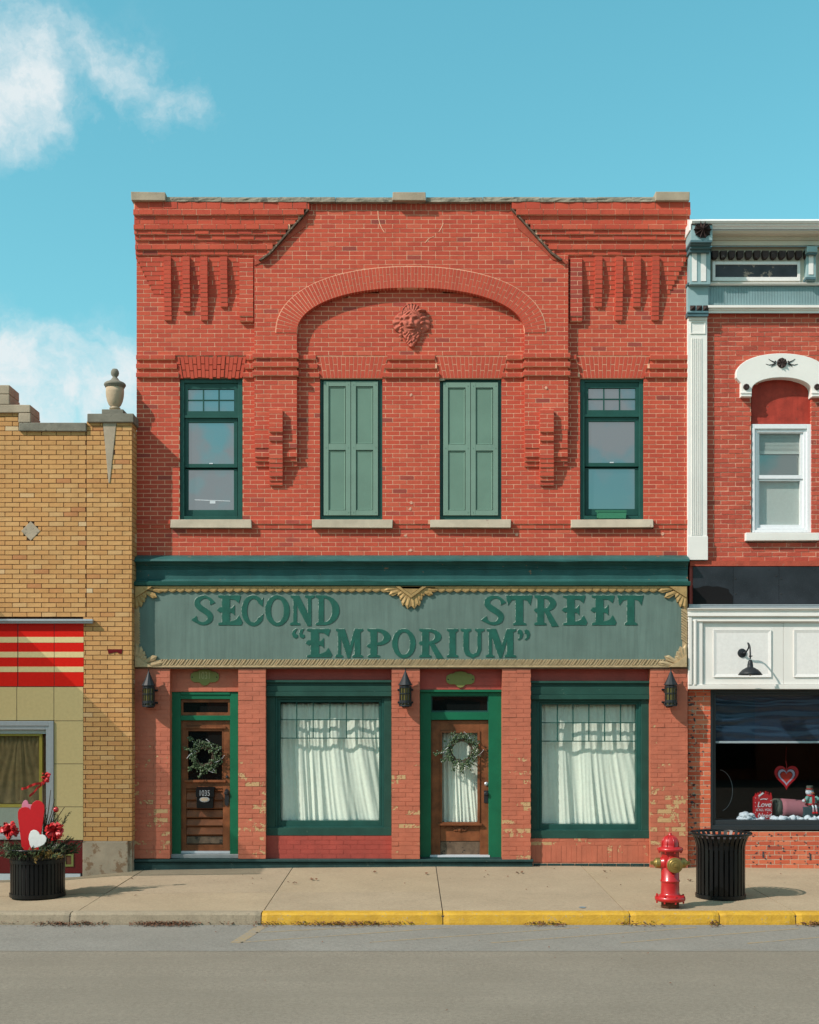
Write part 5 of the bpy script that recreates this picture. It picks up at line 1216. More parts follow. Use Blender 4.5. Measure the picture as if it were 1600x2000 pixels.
while v > 1350:
    v1, v0 = v, max(1346, v - SP); vm = (v0 + v1) / 2
    sb.course(X(1344.5), X(1388) if vm < 1621 else XE, Z(v1), Z(v0), 0, (r_ % 2) * SL / 2, SL, dep=.08, back=.25)
    if vm < 1621: sb.course(X(1701), XE, Z(v1), Z(v0), 0, (r_ % 2) * SL / 2, SL, dep=.08, back=.25)
    v -= SP; r_ += 1
sb.finish(rb, 'shop_brick', 'shop_brickwork', 'shop_mortar', L=SL, key=lambda q: q[1] < X(1605))
rr_ = random.Random(21); gl1, gl2 = MB(), MB()
def blot(mb, u, v, r):
    n = 9; mb.pxprism([(u + math.cos(i * 6.283 / n) * r * rr_.uniform(.3, 1.3), v + math.sin(i * 6.283 / n) * r * rr_.uniform(.25, 1.0)) for i in range(n)], -.0045, .002)
for _ in range(95): blot(gl1 if rr_.random() < .7 else gl2, rr_.uniform(1346, 1358), rr_.uniform(1352, 1692), rr_.uniform(.8, 3.4))
for _ in range(26): blot(gl1, rr_.uniform(1360, 1386), rr_.uniform(1352, 1692), rr_.uniform(.6, 2.2))
for k_ in range(12):
    for w_ in range(6):
        for _ in range(2): blot(gl1 if rr_.random() < .85 else gl2, 1476 + k_ * 25 + rr_.uniform(-6, 6), 1633 + w_ * 10.5 + rr_.uniform(-3.5, 3.5), rr_.uniform(.8, 2.6))
for u, v in ((1491, 1669), (1583, 1674)): gl1.px(u - 1.6, u + 1.6, v - 6, v + 6, -.005, .002)
obj('glue_spots', gl1, M['frieze_dark'], rb, kind='stuff'); obj('pale_glue_spots', gl2, M['cast_stone'], rb, kind='stuff')
obj('footing', MB().box(X(1344), XE, -.015, .2, -.3, Z(1697)), M['grey_mortar'], rb)
sw_ = obj('shop_window', MB().ring(1388.3, 1700, 1346.5, 1621, 4, 4, 8, 9, .01, .25).ring(1392.5, 1696, 1354.7, 1611.8, 5.5, 5, 3, 10, .04, .25), M['shop_frame'], rb, bevel=.004)
obj('pane', MB().px(1397.5, 1692, 1357, 1602.5, .07, .076), M['shop_glass'], sw_)
fm = MB(); N, K = 60, 24; vs = []; fs = []
for j in range(K + 1):
    for i in range(N + 1):
        f, g_ = i / N, j / K; q = Vector((f * 5, g_ * 16, 3)); vs.append((X(1397.7 + 294 * f, .1), .115 + .020 * noise.noise(q) + .012 * math.sin(g_ * 21 + 3 * noise.noise(Vector((f * 3, g_ * 3, 1)))), Z(1357 + 90 * g_, .1)))
for j in range(K):
    for i in range(N): a = j * (N + 1) + i; fs.append((a, a + N + 1, a + N + 2, a + 1))
fm.add(vs, fs); obj('window_film', fm, M['navy_film'], sw_, smooth=True)
obj('film_bar', MB().px(1397.7, 1692, 1447.5, 1451.5, .08, .125), M['shade_cloth'], sw_)
room = MB(); x0, x1 = X(1389), X(1755); zt_, zb_ = Z(1346), Z(1612)
room.box(x0, x1, 4.0, 4.15, -.1, zt_).box(x0 - .05, x0 - .002, .26, 4.0, -.1, zt_).box(x1, x1 + .05, .26, 4.0, -.1, zt_).box(x0, x1, .26, 4.0, zt_, zt_ + .06).box(x0, x1, .26, 4.0, -.2, -.1).box(x0, x1, .255, .9, -.1, zb_ + .03)
obj('shop_room', room, M['room_dark'], rb)

# ================================================================ things in and on the right shop
YD = .42; zl = Z(1612) + .03
s = 1 / S * (D + YD) / D
xd, zd = lambda u: X(u, YD), lambda v: Z(v, YD)
def heart_pts(cx, cz, w_, h_, n=40):
    out = []
    for i in range(n):
        t = 2 * math.pi * i / n; x_ = 16 * math.sin(t) ** 3; z_ = 13 * math.cos(t) - 5 * math.cos(2 * t) - 2 * math.cos(3 * t) - math.cos(4 * t); out.append((cx + x_ / 32 * w_, cz + (z_ + 2.5) / 29 * h_))
    return out
hh = thing('hanging_heart', 'red heart with lilac and glitter rings hanging in the right shop window', 'heart decoration', (xd(1536), YD, zd(1542)))
def hband(cx, cz, w0, h0, w1, h1, y0, y1):
    mb = MB(); A, B_ = heart_pts(cx, cz, w0, h0), heart_pts(cx, cz + .004, w1, h1); return mb.strip(A, B_, y0, y1, True)
hc = (xd(1536), zd(1519))
obj('outer_ring', hband(*hc, 47 * s, 47 * s, 36 * s, 35 * s, YD - .01, YD + .01), M['heart_red'], hh); obj('middle_ring', hband(*hc, 33 * s, 33 * s, 25 * s, 24 * s, YD - .008, YD + .008), M['lilac'], hh)
obj('centre', MB().prism(heart_pts(*hc, 22.5 * s, 22 * s), YD - .01, YD + .01), M['glitter_red'], hh)
obj('cord', MB().tube([(hc[0], YD, zd(1506)), (hc[0] + .005, YD, zd(1495)), (hc[0] - .008, YD, zd(1487))], .006, 5).tube([(hc[0] - .008, YD, zd(1487)), (hc[0], YD, zd(1458))], .0015, 4), M['heart_red'], hh)
gb = thing('gift_bag', 'red gift bag printed Love IS ALL YOU Need in the shop window', 'gift bag', (xd(1488.5), YD, zl))
obj('bag', MB().prism([(xd(1471), zl), (xd(1507), zl), (xd(1506.5), zd(1556)), (xd(1498), zd(1551)), (xd(1480), zd(1551)), (xd(1471), zd(1557))], YD - .05, YD + .05), M['heart_red'], gb, bevel=.004)
dt = MB(); rr = random.Random(2)
for _ in range(46):
    a, b = rr.uniform(1473, 1505), rr.uniform(1557, 1597)
    if 1474 < a < 1504 and 1560 < b < 1597 and rr.random() < .75: continue
    dt.prism([(xd(a) + .006 * math.cos(i * 1.05), zd(b) + .006 * math.sin(i * 1.05)) for i in range(6)], YD - .0525, YD - .049)
obj('dots', dt, M['white_ink'], gb, kind='stuff')
text('lettering', 'Love', xd(1490.5), YD - .053, zd(1571), .112, M['white_ink'], gb, shear=.25, sx=.95); text('lettering', 'IS ALL YOU', xd(1489.5), YD - .053, zd(1581.5), .05, M['white_ink'], gb, sx=.9); text('lettering', 'Need', xd(1491), YD - .053, zd(1592.5), .10, M['white_ink'], gb, shear=.25, sx=.9)
obj('handle', MB().tube([(xd(1483 + 13 * i / 6), YD - .055, zd(1561.5 - 1.5 * math.sin(i / 6 * 3.14))) for i in range(7)], .006, 5), M['white_ink'], gb)
tp = MB()
for i in range(16):
    a = 1474 + i * 2; tp.prism([(xd(a), zd(1556)), (xd(a + 3), zd(1556)), (xd(a + 1.5 + rr.uniform(-2, 2)), zd(1547 + rr.uniform(-2, 4)))], YD + .0 + rr.uniform(-.03, .03), YD + .006 + rr.uniform(.03, .04))
obj('tissue', tp, M['heart_red'], gb, kind='stuff'); obj('tag', MB().prism([(xd(1481), zd(1556)), (xd(1479), zd(1553.5)), (xd(1488), zd(1547)), (xd(1490.5), zd(1549))], YD - .056, YD - .05), M['heart_white'], gb)
bo = thing('bolster', 'dusty pink rolled cushion with grey end lying in the shop window', 'cushion', (xd(1550), YD + .15, zl)); yb = YD + .16
obj('roll', MB().tube([(xd(1530) + i * .07, yb, zl + .17 - .004 * i) for i in range(14)], .15, 18), M['pink_cloth'], bo, smooth=True); obj('end', MB().lathe([(.02, -.02), (.10, -.012), (.145, .0), (.152, .03), (.152, .10)], xd(1516), yb, zl + .17, 18, 'x'), M['sage'], bo, smooth=True)
tx = obj('teal_seat', MB().box(xd(1569), xd(1612), YD - .03, YD + .28, zl, zd(1576)), M['teal_box'], None, bevel=.008); tag(tx, 'dark teal box seat under the snowman doll', 'box')
sn = thing('snowman_doll', 'plush snowman doll in mint coat and dark top hat sitting on the box', 'doll', (xd(1586), YD + .05, zd(1576))); y = YD + .06
obj('body', MB().ball((xd(1587), y, zd(1566)), .085, 14, sz=(1.05, .85, 1.15)), M['mint'], sn, smooth=True); obj('head', MB().ball((xd(1583.5), y - .01, zd(1547.5)), .058, 14, sz=(1.05, .9, .9)), M['snow_white'], sn, smooth=True)
obj('hat', MB().lathe([(.062, 0), (.062, .008), (.045, .01), (.046, .035)], xd(1584), y, zd(1543.5), 14).lathe([(.048, .0355), (.05, .062), (.044, .066)], xd(1584), y, zd(1543.5), 14), M['sage'], sn); obj('hat_band', MB().lathe([(.048, .011), (.048, .026)], xd(1584), y, zd(1543.5), 14), M['heart_red'], sn)
fc = MB().ball((xd(1580.5), y - .055, zd(1546)), .006, 6).ball((xd(1586), y - .055, zd(1546)), .006, 6); obj('eyes', fc, M['ink_black'], sn); obj('nose', MB().tube([(xd(1586), y - .05, zd(1548.5)), (xd(1590), y - .10, zd(1549))], .010, 6, r1=.002), M['orange_felt'], sn)
obj('scarf', MB().lathe([(.052, -.012), (.06, 0), (.052, .014)], xd(1585.5), y - .01, zd(1554), 14).box(xd(1585.5), xd(1590), y - .10, y - .075, zd(1568), zd(1554)), M['heart_red'], sn)
obj('coat_hem', MB().lathe([(.088, -.015), (.094, 0), (.086, .015)], xd(1587), y, zd(1571), 14, squash=.85), M['heart_red'], sn)
for a, b, c_, d_ in ((1579, 1557, 1572, 1563), (1594, 1557, 1601, 1562)):
    obj('arm', MB().tube([(xd(a), y - .03, zd(b)), (xd((a + c_) / 2), y - .055, zd((b + d_) / 2 + 1)), (xd(c_), y - .06, zd(d_))], .028, 8), M['mint'], sn, smooth=True); obj('mitten', MB().ball((xd(c_ - (1.5 if c_ < a else -1.5)), y - .06, zd(d_ + 1)), .028, 8, sz=(1.1, 1, .9)), M['snow_white'], sn, smooth=True); obj('cuff', MB().ball((xd(c_), y - .06, zd(d_)), .031, 8, sz=(.6, 1, 1)), M['heart_red'], sn)
for a in (1586, 1592):
    lg_ = obj('leg', MB().tube([(xd(a), y - .08, zd(1573)), (xd(a), y - .12, zd(1576)), (xd(a + .5), y - .125, zd(1585))], .012, 6), M['snow_white'], sn); obj('stripe', MB().lathe([(.0135, 0), (.0135, .01)], xd(a + .4), y - .124, zd(1580), 8).lathe([(.0135, 0), (.0135, .01)], xd(a + .4), y - .125, zd(1583.5), 8), M['heart_red'], lg_); obj('boot', MB().ball((xd(a), y - .14, zd(1587)), .03, 8, sz=(.8, 1.1, .7)), M['heart_red'], lg_)
cot = MB(); rr = random.Random(6)
for i in range(85):
    a = rr.choice([rr.uniform(1436, 1600), rr.uniform(1440, 1470), rr.uniform(1508, 1570)]); hgt = 1.6 if 1442 < a < 1464 else 1.0
    cot.ball((xd(a), YD - .17 + rr.uniform(-.08, .06), zl + rr.uniform(.0, .055) * hgt * (1.3 if hgt > 1 else 1)), rr.uniform(.025, .06), 10, bump=.8, seed=i, sz=(1.3, 1, .9))
o = obj('cotton_snow', cot, M['snow_white'], None, smooth=True, kind='stuff'); tag(o, 'loose white cotton snow along the foot of the shop window display', 'artificial snow')
hoop = obj('wire_hoop', MB().tube([(xd(1408) + .20 * math.cos(a), YD + .1, zd(1545) + .31 * math.sin(a)) for a in [1.5 - i * .2 for i in range(15)]], .003, 5), M['shade_cloth'], None); tag(hoop, 'thin pale wire hoop standing at the left of the shop window', 'hoop')

gl_ = thing('gooseneck_lamp', 'dark gooseneck barn lamp mounted on the white sign panel', 'wall lamp', (X(1449.5, YB), YB, Z(1275, YB))); yb = YB - .008
obj('backplate', MB().lathe([(.066, 0), (.062, .012), (.02, .02), (.018, .05)], X(1449.5, yb), yb, Z(1275.5, yb), 18, 'y'), M['iron'], gl_)
tip = (X(1465.5, YB - .33), YB - .33, Z(1287, YB - .33)); b0 = Vector((X(1450, yb), yb - .05, Z(1275.5, yb)))
obj('arm', MB().tube(smooth([tuple(b0), (b0.x + .03, yb - .08, b0.z + .01), (b0.x + .058, yb - .13, Z(1264, yb - .1)), (X(1461, yb - .2), yb - .2, Z(1256, yb - .2)), (X(1464.5, yb - .28), yb - .28, Z(1262, yb - .28)), (tip[0], tip[1], Z(1274, tip[1])), tip], 5), .0115, 8), M['iron'], gl_, smooth=True)
kk = 1 / 138.5
obj('shade', MB().lathe([(2.5 * kk, 30 * kk), (4.5 * kk, 26 * kk), (5.6 * kk, 20 * kk), (5.8 * kk, 15.5 * kk), (9 * kk, 14 * kk), (15 * kk, 10.5 * kk), (20 * kk, 5.5 * kk), (23.6 * kk, .2 * kk), (22.8 * kk, 0), (19 * kk, 5 * kk), (13 * kk, 9.5 * kk), (2 * kk, 12 * kk)], tip[0], tip[1], Z(1318.5, tip[1]), 24), M['iron'], gl_, smooth=True)
obj('bulb', MB().ball((tip[0], tip[1], Z(1316, tip[1])), .03, 10), M['silver'], gl_); obj('collar', MB().lathe([(.02, 0), (.02, .018)], tip[0], tip[1], Z(1283, tip[1]), 10).box(tip[0], tip[0] + .032, tip[1] - .006, tip[1] + .006, Z(1282, tip[1]), Z(1280.5, tip[1])), M['iron'], gl_)

# ================================================================ street: pavement, kerb, road
def conc(name, c, grain=.8, spots=True, scale=1.2, edge=None, streaks=False):
    m, t, b, P = base_mat(name); n1 = t.noise(P, scale, 6, .62); n2 = t.noise(P, 55, 4, .7); n3 = t.noise(P, 130, 2, .7); n4 = t.noise(P, .45, 3, .5)
    f = t.math('ADD', t.math('MULTIPLY', n1, .5), t.math('MULTIPLY', n2, .5)); f = t.math('ADD', f, t.math('MULTIPLY_ADD', n3, grain, -.5 * grain))
    f = t.math('ADD', f, t.math('MULTIPLY_ADD', t.noise(P, 24, 3, .75), grain * .7, -.35 * grain)); col = t.ramp(f, [(.3, tuple(x * .74 for x in c)), (.52, c), (.75, tuple(min(1, x * 1.2) for x in c))]); col = t.mix(t.ramp(n4, [(.35, .0), (.7, .35)]), col, tuple(x * q for x, q in zip(c, (.82, .80, .76))))
    if streaks:
        sp = t.node('Mapping'); t.put(sp.inputs['Vector'], P); sp.inputs['Scale'].default_value = (.12, 2.6, 1); col = t.mix(t.ramp(t.noise(sp.outputs[0], 1.6, 5, .6), [(.42, 0), (.62, .4)]), col, tuple(x * .84 for x in c))
        sp2 = t.noise(P, 3.2, 7, .75); col = t.mix(t.ramp(sp2, [(.66, 0), (.70, .5)]), col, tuple(x * .74 for x in c))
    if edge:
        sx = t.node('SeparateXYZ'); t.put(sx.inputs[0], P); k = t.math('ADD', t.math('SUBTRACT', sx.outputs[1], edge[0]), t.math('MULTIPLY', t.noise(P, 2.2, 6, .65), .9)); col = t.mix(t.ramp(t.math('MULTIPLY', k, 2.0), [(.55, 1), (1.0, 0)]), col, edge[1])
    if spots: s_ = t.noise(P, 26, 2, .4); col = t.mix(t.ramp(s_, [(.67, 0), (.73, .5)]), col, tuple(x * .55 for x in c))
    t.put(b.inputs['Base Color'], col); b.inputs['Roughness'].default_value = .92; b.inputs['Specular IOR Level'].default_value = .25
    bump(t, b, t.math('ADD', n2, t.math('MULTIPLY', n3, .8)), .35, .004); MATS[name] = m; return m
conc('pavement', (.34, .27, .18)); conc('pavement_b', (.325, .26, .178)); conc('kerb_concrete', (.29, .245, .175), scale=4)
lane_y = road_pt(800, 1858)[1]; conc('asphalt', (.212, .188, .148), 1.5, False, .8, streaks=True); conc('parking_lane', (.212, .203, .178), 1.2, False, 1.6, edge=(lane_y, (.196, .176, .142))); plain('blue_mark', (.19, .25, .28), .9); plain('joint_dirt', (.07, .058, .045), .95)
m, t, b, P = base_mat('kerb_yellow'); n1 = t.noise(P, 6, 6, .65); n2 = t.noise(P, 40, 5, .7); sx = t.node('SeparateXYZ'); t.put(sx.inputs[0], P)
col = t.ramp(n1, [(.3, (.42, .23, .015)), (.7, (.58, .345, .022))]); chip = t.ramp(t.math('ADD', n2, t.math('MULTIPLY', n1, .35)), [(.79, 0), (.83, .9)]); col = t.mix(chip, col, (.30, .25, .18))
t.put(b.inputs['Base Color'], col); b.inputs['Roughness'].default_value = .7; bump(t, b, t.math('ADD', n2, n1), .6, .01); MATS['kerb_yellow'] = m
m, t, b, P = base_mat('road_yellow'); n2 = t.noise(P, 30, 6, .75); n1 = t.noise(P, 3, 4)
t.put(b.inputs['Base Color'], t.mix(t.ramp(t.math('ADD', n2, t.math('MULTIPLY', n1, .3)), [(.50, .15), (.75, .85)]), (.32, .215, .07), (.205, .20, .185))); b.inputs['Roughness'].default_value = .85; MATS['road_yellow'] = m

gr = MB(); gr.box(-400, 400, -400, 400, -.9, -.45); tag(obj('ground', gr, M['asphalt']), kind='structure')
def grid(x0, x1, y0, y1, zf, nx, ny, thick=None):
    mb = MB(); vs = [(x0 + (x1 - x0) * i / nx, y0 + (y1 - y0) * j / ny, zf(x0 + (x1 - x0) * i / nx, y0 + (y1 - y0) * j / ny)) for j in range(ny + 1) for i in range(nx + 1)]
    fs = [(j * (nx + 1) + i, j * (nx + 1) + i + 1, (j + 1) * (nx + 1) + i + 1, (j + 1) * (nx + 1) + i) for j in range(ny) for i in range(nx)]; n = len(vs)
    if thick:
        per = [i for i in range(nx + 1)] + [j * (nx + 1) + nx for j in range(1, ny + 1)] + [ny * (nx + 1) + i for i in range(nx - 1, -1, -1)] + [j * (nx + 1) for j in range(ny - 1, 0, -1)]
        low = [(vs[i][0], vs[i][1], vs[i][2] - thick) for i in per]; vs += low; m_ = len(per)
        fs += [(per[i], n + i, n + (i + 1) % m_, per[(i + 1) % m_]) for i in range(m_)]
    mb.add(vs, fs); return mb
wob = lambda x, y: .004 * noise.noise(Vector((x * .5, y * .5, 0)))
road = tag(obj('road', grid(-60, 60, -30, -3.7, lambda x, y: ZR, 60, 13), M['asphalt']), kind='structure')
tag(obj('parking_lane', grid(-40, 40, lane_y, -3.75, lambda x, y: ZR + .002, 40, 2), M['parking_lane']), kind='structure')
tag(obj('far_pavement', MB().box(-60, 60, -36, -30.01, -.4, -.08), M['pavement']), kind='structure')
side = tag(bpy.data.objects.new('sidewalk', None), kind='structure'); link(side)
xs = [-10.2, -8.0, -5.9, -3.82, -1.68, .38, 2.48, 4.42, 6.5, 8.6, 10.5]; g = .006; ym = -2.35
for i, (a, b) in enumerate(zip(xs, xs[1:])):
    rows_ = [(YK + .004, ym - g), (ym + g, .1)] if b < .5 else [(YK + .004, .1)]
    for y0, y1 in rows_:
        dz = R.uniform(-.003, .003); obj('sidewalk_slab', grid(a + g, b - g, y0, y1, lambda x, y: ground_z(x, min(y, 0)) + dz + .4 * wob(x * 3, y * 3), 14, 12, .12), M['pavement' if R.random() < .6 else 'pavement_b'], side)
obj('joint_bed', grid(-10.2, 10.5, YK, .1, lambda x, y: ground_z(x, min(y, 0)) - .012, 60, 8), M['joint_dirt'], side)
kb = tag(bpy.data.objects.new('kerb', None), kind='structure'); link(kb)
ks = [-8.5, -6.2, -3.87, -1.69, .38, 2.51, 3.53, 4.40, 6.6, 9.5]
for a, b in zip(ks, ks[1:]):
    yel = a > -1.8; prof = [(YK, ZK + .004), (YK - .11, ZK + .004), (YK - .145, ZK - .004), (YK - .16, ZK - .022), (YK - .175, ZR + .02), (YK - .178, ZR - .1), (YK, ZR - .1)]; mb = MB(); vs = []; fs = []; n = max(8, int((b - a) * 16))
    for i in range(n + 1):
        x = a + .006 + (b - a - .012) * i / n; e = max(0, 1 - min(x - a, b - x) / .09) ** 2 * .014
        for j, (y, z) in enumerate(prof):
            d = noise.noise(Vector((x * 7, j * 2.1, 4))) * (.006 if 0 < j < 5 else 0); vs.append((x, y + d + e * (j in (2, 3, 4)), z + d * .7 * (j < 4) - e * (j in (1, 2, 3)) * .7))
    m_ = len(prof)
    for i in range(n):
        for j in range(m_): k_ = (j + 1) % m_; fs.append((i * m_ + j, i * m_ + k_, (i + 1) * m_ + k_, (i + 1) * m_ + j))
    fs += [tuple(range(m_)), tuple(range((n + 1) * m_ - 1, n * m_ - 1, -1))]; mb.add(vs, fs); o = obj('kerb_stone', mb, M['kerb_yellow' if yel else 'kerb_concrete'], kb, smooth=False)
obj('kerb_bed', MB().box(-8.5, 9.5, YK - .150, YK - .01, ZR - .1, ZK - .03), M['joint_dirt'], kb)
mk = tag(bpy.data.objects.new('road_marking', None), kind='structure'); link(mk)
def line(p, q, wd, z=ZR + .0035):
    (x0, y0), (x1, y1) = road_pt(*p), road_pt(*q); d = Vector((x1 - x0, y1 - y0)); L = d.length; d /= L; nx_, ny_ = -d.y * wd / 2, d.x * wd / 2; n = max(2, int(L * 2)); mb = MB(); vs = []
    for i in range(n + 1):
        x, y = x0 + (x1 - x0) * i / n, y0 + (y1 - y0) * i / n; vs += [(x + nx_, y + ny_, z), (x - nx_, y - ny_, z)]
    mb.add(vs, [(2 * i + 1, 2 * i + 3, 2 * i + 2, 2 * i) for i in range(n)]); obj('painted_line', mb, M['road_yellow'], mk)
line((512, 1809.5), (461, 1842), .13)
for p, q in (((470, 1841), (880, 1812)), ((500, 1822), (712, 1810.5)), ((722, 1841), (1130, 1812)), ((960, 1842), (1360, 1812)), ((1212, 1842), (1560, 1814)), ((1460, 1843), (1760, 1818))): line(p, q, .042)

bx, by, bz, _q = place(1138, 1773); bm_ = MB(); bm_.v = []; bm_.add([(bx + .05 * math.cos(i * .5236) * R.uniform(.7, 1.2), by + .05 * math.sin(i * .5236), ground_z(bx, by) + .007) for i in range(12)], [tuple(range(12))]); obj('paint_mark', bm_, M['blue_mark'], side)
# the other side of the street, seen only in the panes: a plain two storey brick row
op = thing('opposite_row', 'dark brick row across the street, mirrored in the right shop window', 'building', (0, -27, ZR))
ob = MB(); y1 = -27.0; cols = [(-30 + 5 * i, -30 + 5 * i + 2.6) for i in range(12)]
ob.box(-34, 34, y1 - 9, y1 - .4, ZR, 6.6); ob.box(-34, 34, y1 - .4, y1, 5.6, 7.0).box(-34, 34, y1 - .4, y1, 2.7, 3.6)
e0 = -34
for a, b in cols + [(34, 34)]: ob.box(e0, a, y1 - .4, y1, 3.6, 5.6).box(e0, a, y1 - .4, y1, ZR, 2.7); e0 = b
obj('wall', ob, M['shop_brick'], op)
for a, b in cols: obj('window', MB().box(a, b, y1 - .39, y1 - .3, 3.6, 5.6).box(a, b, y1 - .39, y1 - .25, .2, 2.7), M['transom_pane'], op)
# dead leaves in the gutter and on the pavement
lv = MB(); rr = random.Random(12)
def dead(x, y, z, L):
    a = rr.uniform(0, 6.28); d = Vector((math.cos(a), math.sin(a), rr.uniform(-.2, .5))).normalized() * L; s_ = Vector((-math.sin(a), math.cos(a), rr.uniform(-.4, .4))) * L * .4; p = Vector((x, y, z + L * .2)); up = Vector((0, 0, L * .25))
    lv.add([tuple(p - d * .5), tuple(p + s_ * .8 + up), tuple(p + d * .5), tuple(p - s_ * .8 + up * .6)], [(0, 1, 2), (0, 2, 3)])
for u0, u1, n, mid_ in ((52, 225, 240, .5), (250, 398, 420, .62), (485, 560, 60, .2), (560, 812, 380, .45), (1015, 1110, 120, .5), (1200, 1300, 70, .5), (1380, 1410, 40, .5), (1540, 1640, 160, .6), (-150, 50, 120, .5), (400, 480, 20, .5)):
    for _ in range(n):
        u = u0 + (u1 - u0) * (rr.betavariate(2.2, 2.2) if mid_ else rr.random()); x, _y = road_pt(u, 1807); k_ = rr.random() ** 2.2; dead(x, YK - .185 - k_ * .16, ZR + .008 + rr.random() * .035 * (1 - k_), rr.uniform(.015, .038))
for _ in range(34):
    x, y = rr.uniform(-4.5, 5.5), rr.uniform(-2.6, -.25); dead(x, y, ground_z(x, y) + .004, rr.uniform(.018, .045))
for u, v in ((733, 1705), (831, 1708), (614, 1720), (608, 1719), (576, 1727), (1011, 1706), (1017, 1706), (1184, 1704), (1350, 1722)):
    x, y, z, _s = place(u, v); [dead(x + rr.uniform(-.03, .03), y + rr.uniform(-.04, .04), z + .006, .05) for _ in range(3)]
for _ in range(26): dead(rr.uniform(-6, 6), rr.uniform(-8, -4), ZR + .008, rr.uniform(.015, .03))
tag(obj('leaf_litter', lv, M['leaf_brown'], None, kind='stuff'), 'brown dead leaves scattered along the kerb and pavement', 'leaf litter')
x, y = road_pt(1480, 1902); pm = MB(); pm.prism([(x + .25 * math.cos(i * .52) * R.uniform(.7, 1.1), 0 + .05 * math.sin(i * .52)) for i in range(12)], 0, .002); pm.v = [(a, y + c_ * 3, ZR + .006 + b) for a, b, c_ in pm.v]; obj('tar_patch', pm, M['ink_black'], mk) if False else None

# ================================================================ hydrant, litter bin, planter
hx, hy, hz, hs = place(1309, 1772); hs = 1 / hs
hyd = thing('fire_hydrant', 'glossy red fire hydrant with brass caps standing by the yellow kerb', 'fire hydrant', (hx, hy, hz))
H_ = lambda v: (1773 - v) * hs
q = 1 / 6.154 * hs
RD = M['hydrant_red']
obj('standpipe', MB().lathe([(106 * q, -.01), (106 * q, H_(1758)), (100 * q, H_(1757))], hx, hy, hz, 28), M['rust'], hyd, smooth=True)
bar = [(100 * q, H_(1761.5)), (150 * q, H_(1761)), (178 * q, H_(1759)), (182 * q, H_(1755)), (176 * q, H_(1751.5)), (150 * q, H_(1749.5)), (118 * q, H_(1748)), (110 * q, H_(1745)), (107 * q, H_(1725)), (108 * q, H_(1723.5)), (115 * q, H_(1722.5)), (115 * q, H_(1719.5)), (107 * q, H_(1718.5)), (106 * q, H_(1664)), (110 * q, H_(1663))]
obj('barrel', MB().lathe(bar, hx, hy, hz, 32), RD, hyd, smooth=True)
bon = [(112 * q, H_(1664)), (146 * q, H_(1663.6)), (153 * q, H_(1660)), (150 * q, H_(1656.8)), (130 * q, H_(1655.4)), (106 * q, H_(1654)), (104 * q, H_(1650)), (100 * q, H_(1644)), (90 * q, H_(1640)), (74 * q, H_(1636.5)), (50 * q, H_(1634)), (28 * q, H_(1632.8)), (22 * q, H_(1632)), (20 * q, H_(1629.5)), (17 * q, H_(1629))]
obj('bonnet', MB().lathe(bon, hx, hy, hz, 32), RD, hyd, smooth=True)
rbm = MB()
for i in range(8):
    a = i * math.pi / 4 + .25; rbm.tube([(hx + 106 * q * math.cos(a), hy + 106 * q * math.sin(a), hz + H_(1654)), (hx + 101 * q * math.cos(a), hy + 101 * q * math.sin(a), hz + H_(1644)), (hx + 76 * q * math.cos(a), hy + 76 * q * math.sin(a), hz + H_(1637)), (hx + 30 * q * math.cos(a), hy + 30 * q * math.sin(a), hz + H_(1633))], 7 * q, 6)
obj('bonnet_rib', rbm, RD, hyd, smooth=True); obj('operating_nut', MB().lathe([(18 * q, H_(1632)), (18 * q, H_(1628.3)), (14 * q, H_(1627.6))], hx, hy, hz, 5), RD, hyd)
bt = MB()
for i in range(8):
    a = i * math.pi / 4 + .2
    for r_, v in ((168, 1763.5), (138, 1666)): bt.lathe([(11 * q, 0), (11 * q, 4 * hs)], hx + r_ * q * math.cos(a), hy + r_ * q * math.sin(a), hz + H_(v), 6)
    bt.lathe([(12 * q, 0), (12 * q, 3 * hs)], hx + 168 * q * math.cos(a), hy + 168 * q * math.sin(a), hz + H_(1751), 6)
obj('bolts', bt, RD, hyd)
zn = hz + H_(1686.5)
for s_ in (-1, 1):
    ang = -.18 * s_ if 0 else (-.20); dx, dy = s_ * math.cos(ang), s_ * math.sin(ang) * -1 if 0 else 0
    a0, a1 = hx + s_ * 100 * q, 0
    obj('outlet', MB().lathe([(98 * q, s_ * 60 * q), (80 * q, s_ * 95 * q), (68 * q, s_ * 112 * q), (66 * q, s_ * 122 * q)], hx, hy, zn, 24, 'x'), RD, hyd, smooth=True)
    cp = obj('side_cap', MB().lathe([(64 * q, s_ * 123 * q), (66 * q, s_ * 130 * q), (62 * q, s_ * 172 * q), (54 * q, s_ * 182 * q), (40 * q, s_ * 184 * q), (36 * q, s_ * 200 * q), (24 * q, s_ * 202 * q)], hx, hy, zn, 20, 'x'), M['brass'], hyd); obj('cap_nut', MB().lathe([(24 * q, s_ * 202 * q), (23 * q, s_ * 236 * q), (20 * q, s_ * 238 * q)], hx, hy, zn, 5, 'x'), M['brass'], cp)
fx = hx + 28 * q; fy = hy
obj('outlet', MB().lathe([(104 * q, 40 * q), (100 * q, 90 * q), (96 * q, 112 * q), (84 * q, 118 * q)], fx, fy, zn - 2 * hs, 28, 'y'), RD, hyd, smooth=True)
pc = obj('pumper_cap', MB().lathe([(90 * q, 119 * q), (93 * q, 124 * q), (93 * q, 150 * q), (86 * q, 160 * q), (74 * q, 162 * q), (70 * q, 166 * q), (50 * q, 168 * q), (46 * q, 174 * q), (32 * q, 176 * q)], fx, fy, zn - 2 * hs, 32, 'y'), M['brass'], hyd); obj('cap_nut', MB().lathe([(20 * q, 176 * q), (19 * q, 200 * q), (16 * q, 202 * q)], fx, fy, zn - 2 * hs, 5, 'y'), M['brass'], pc)
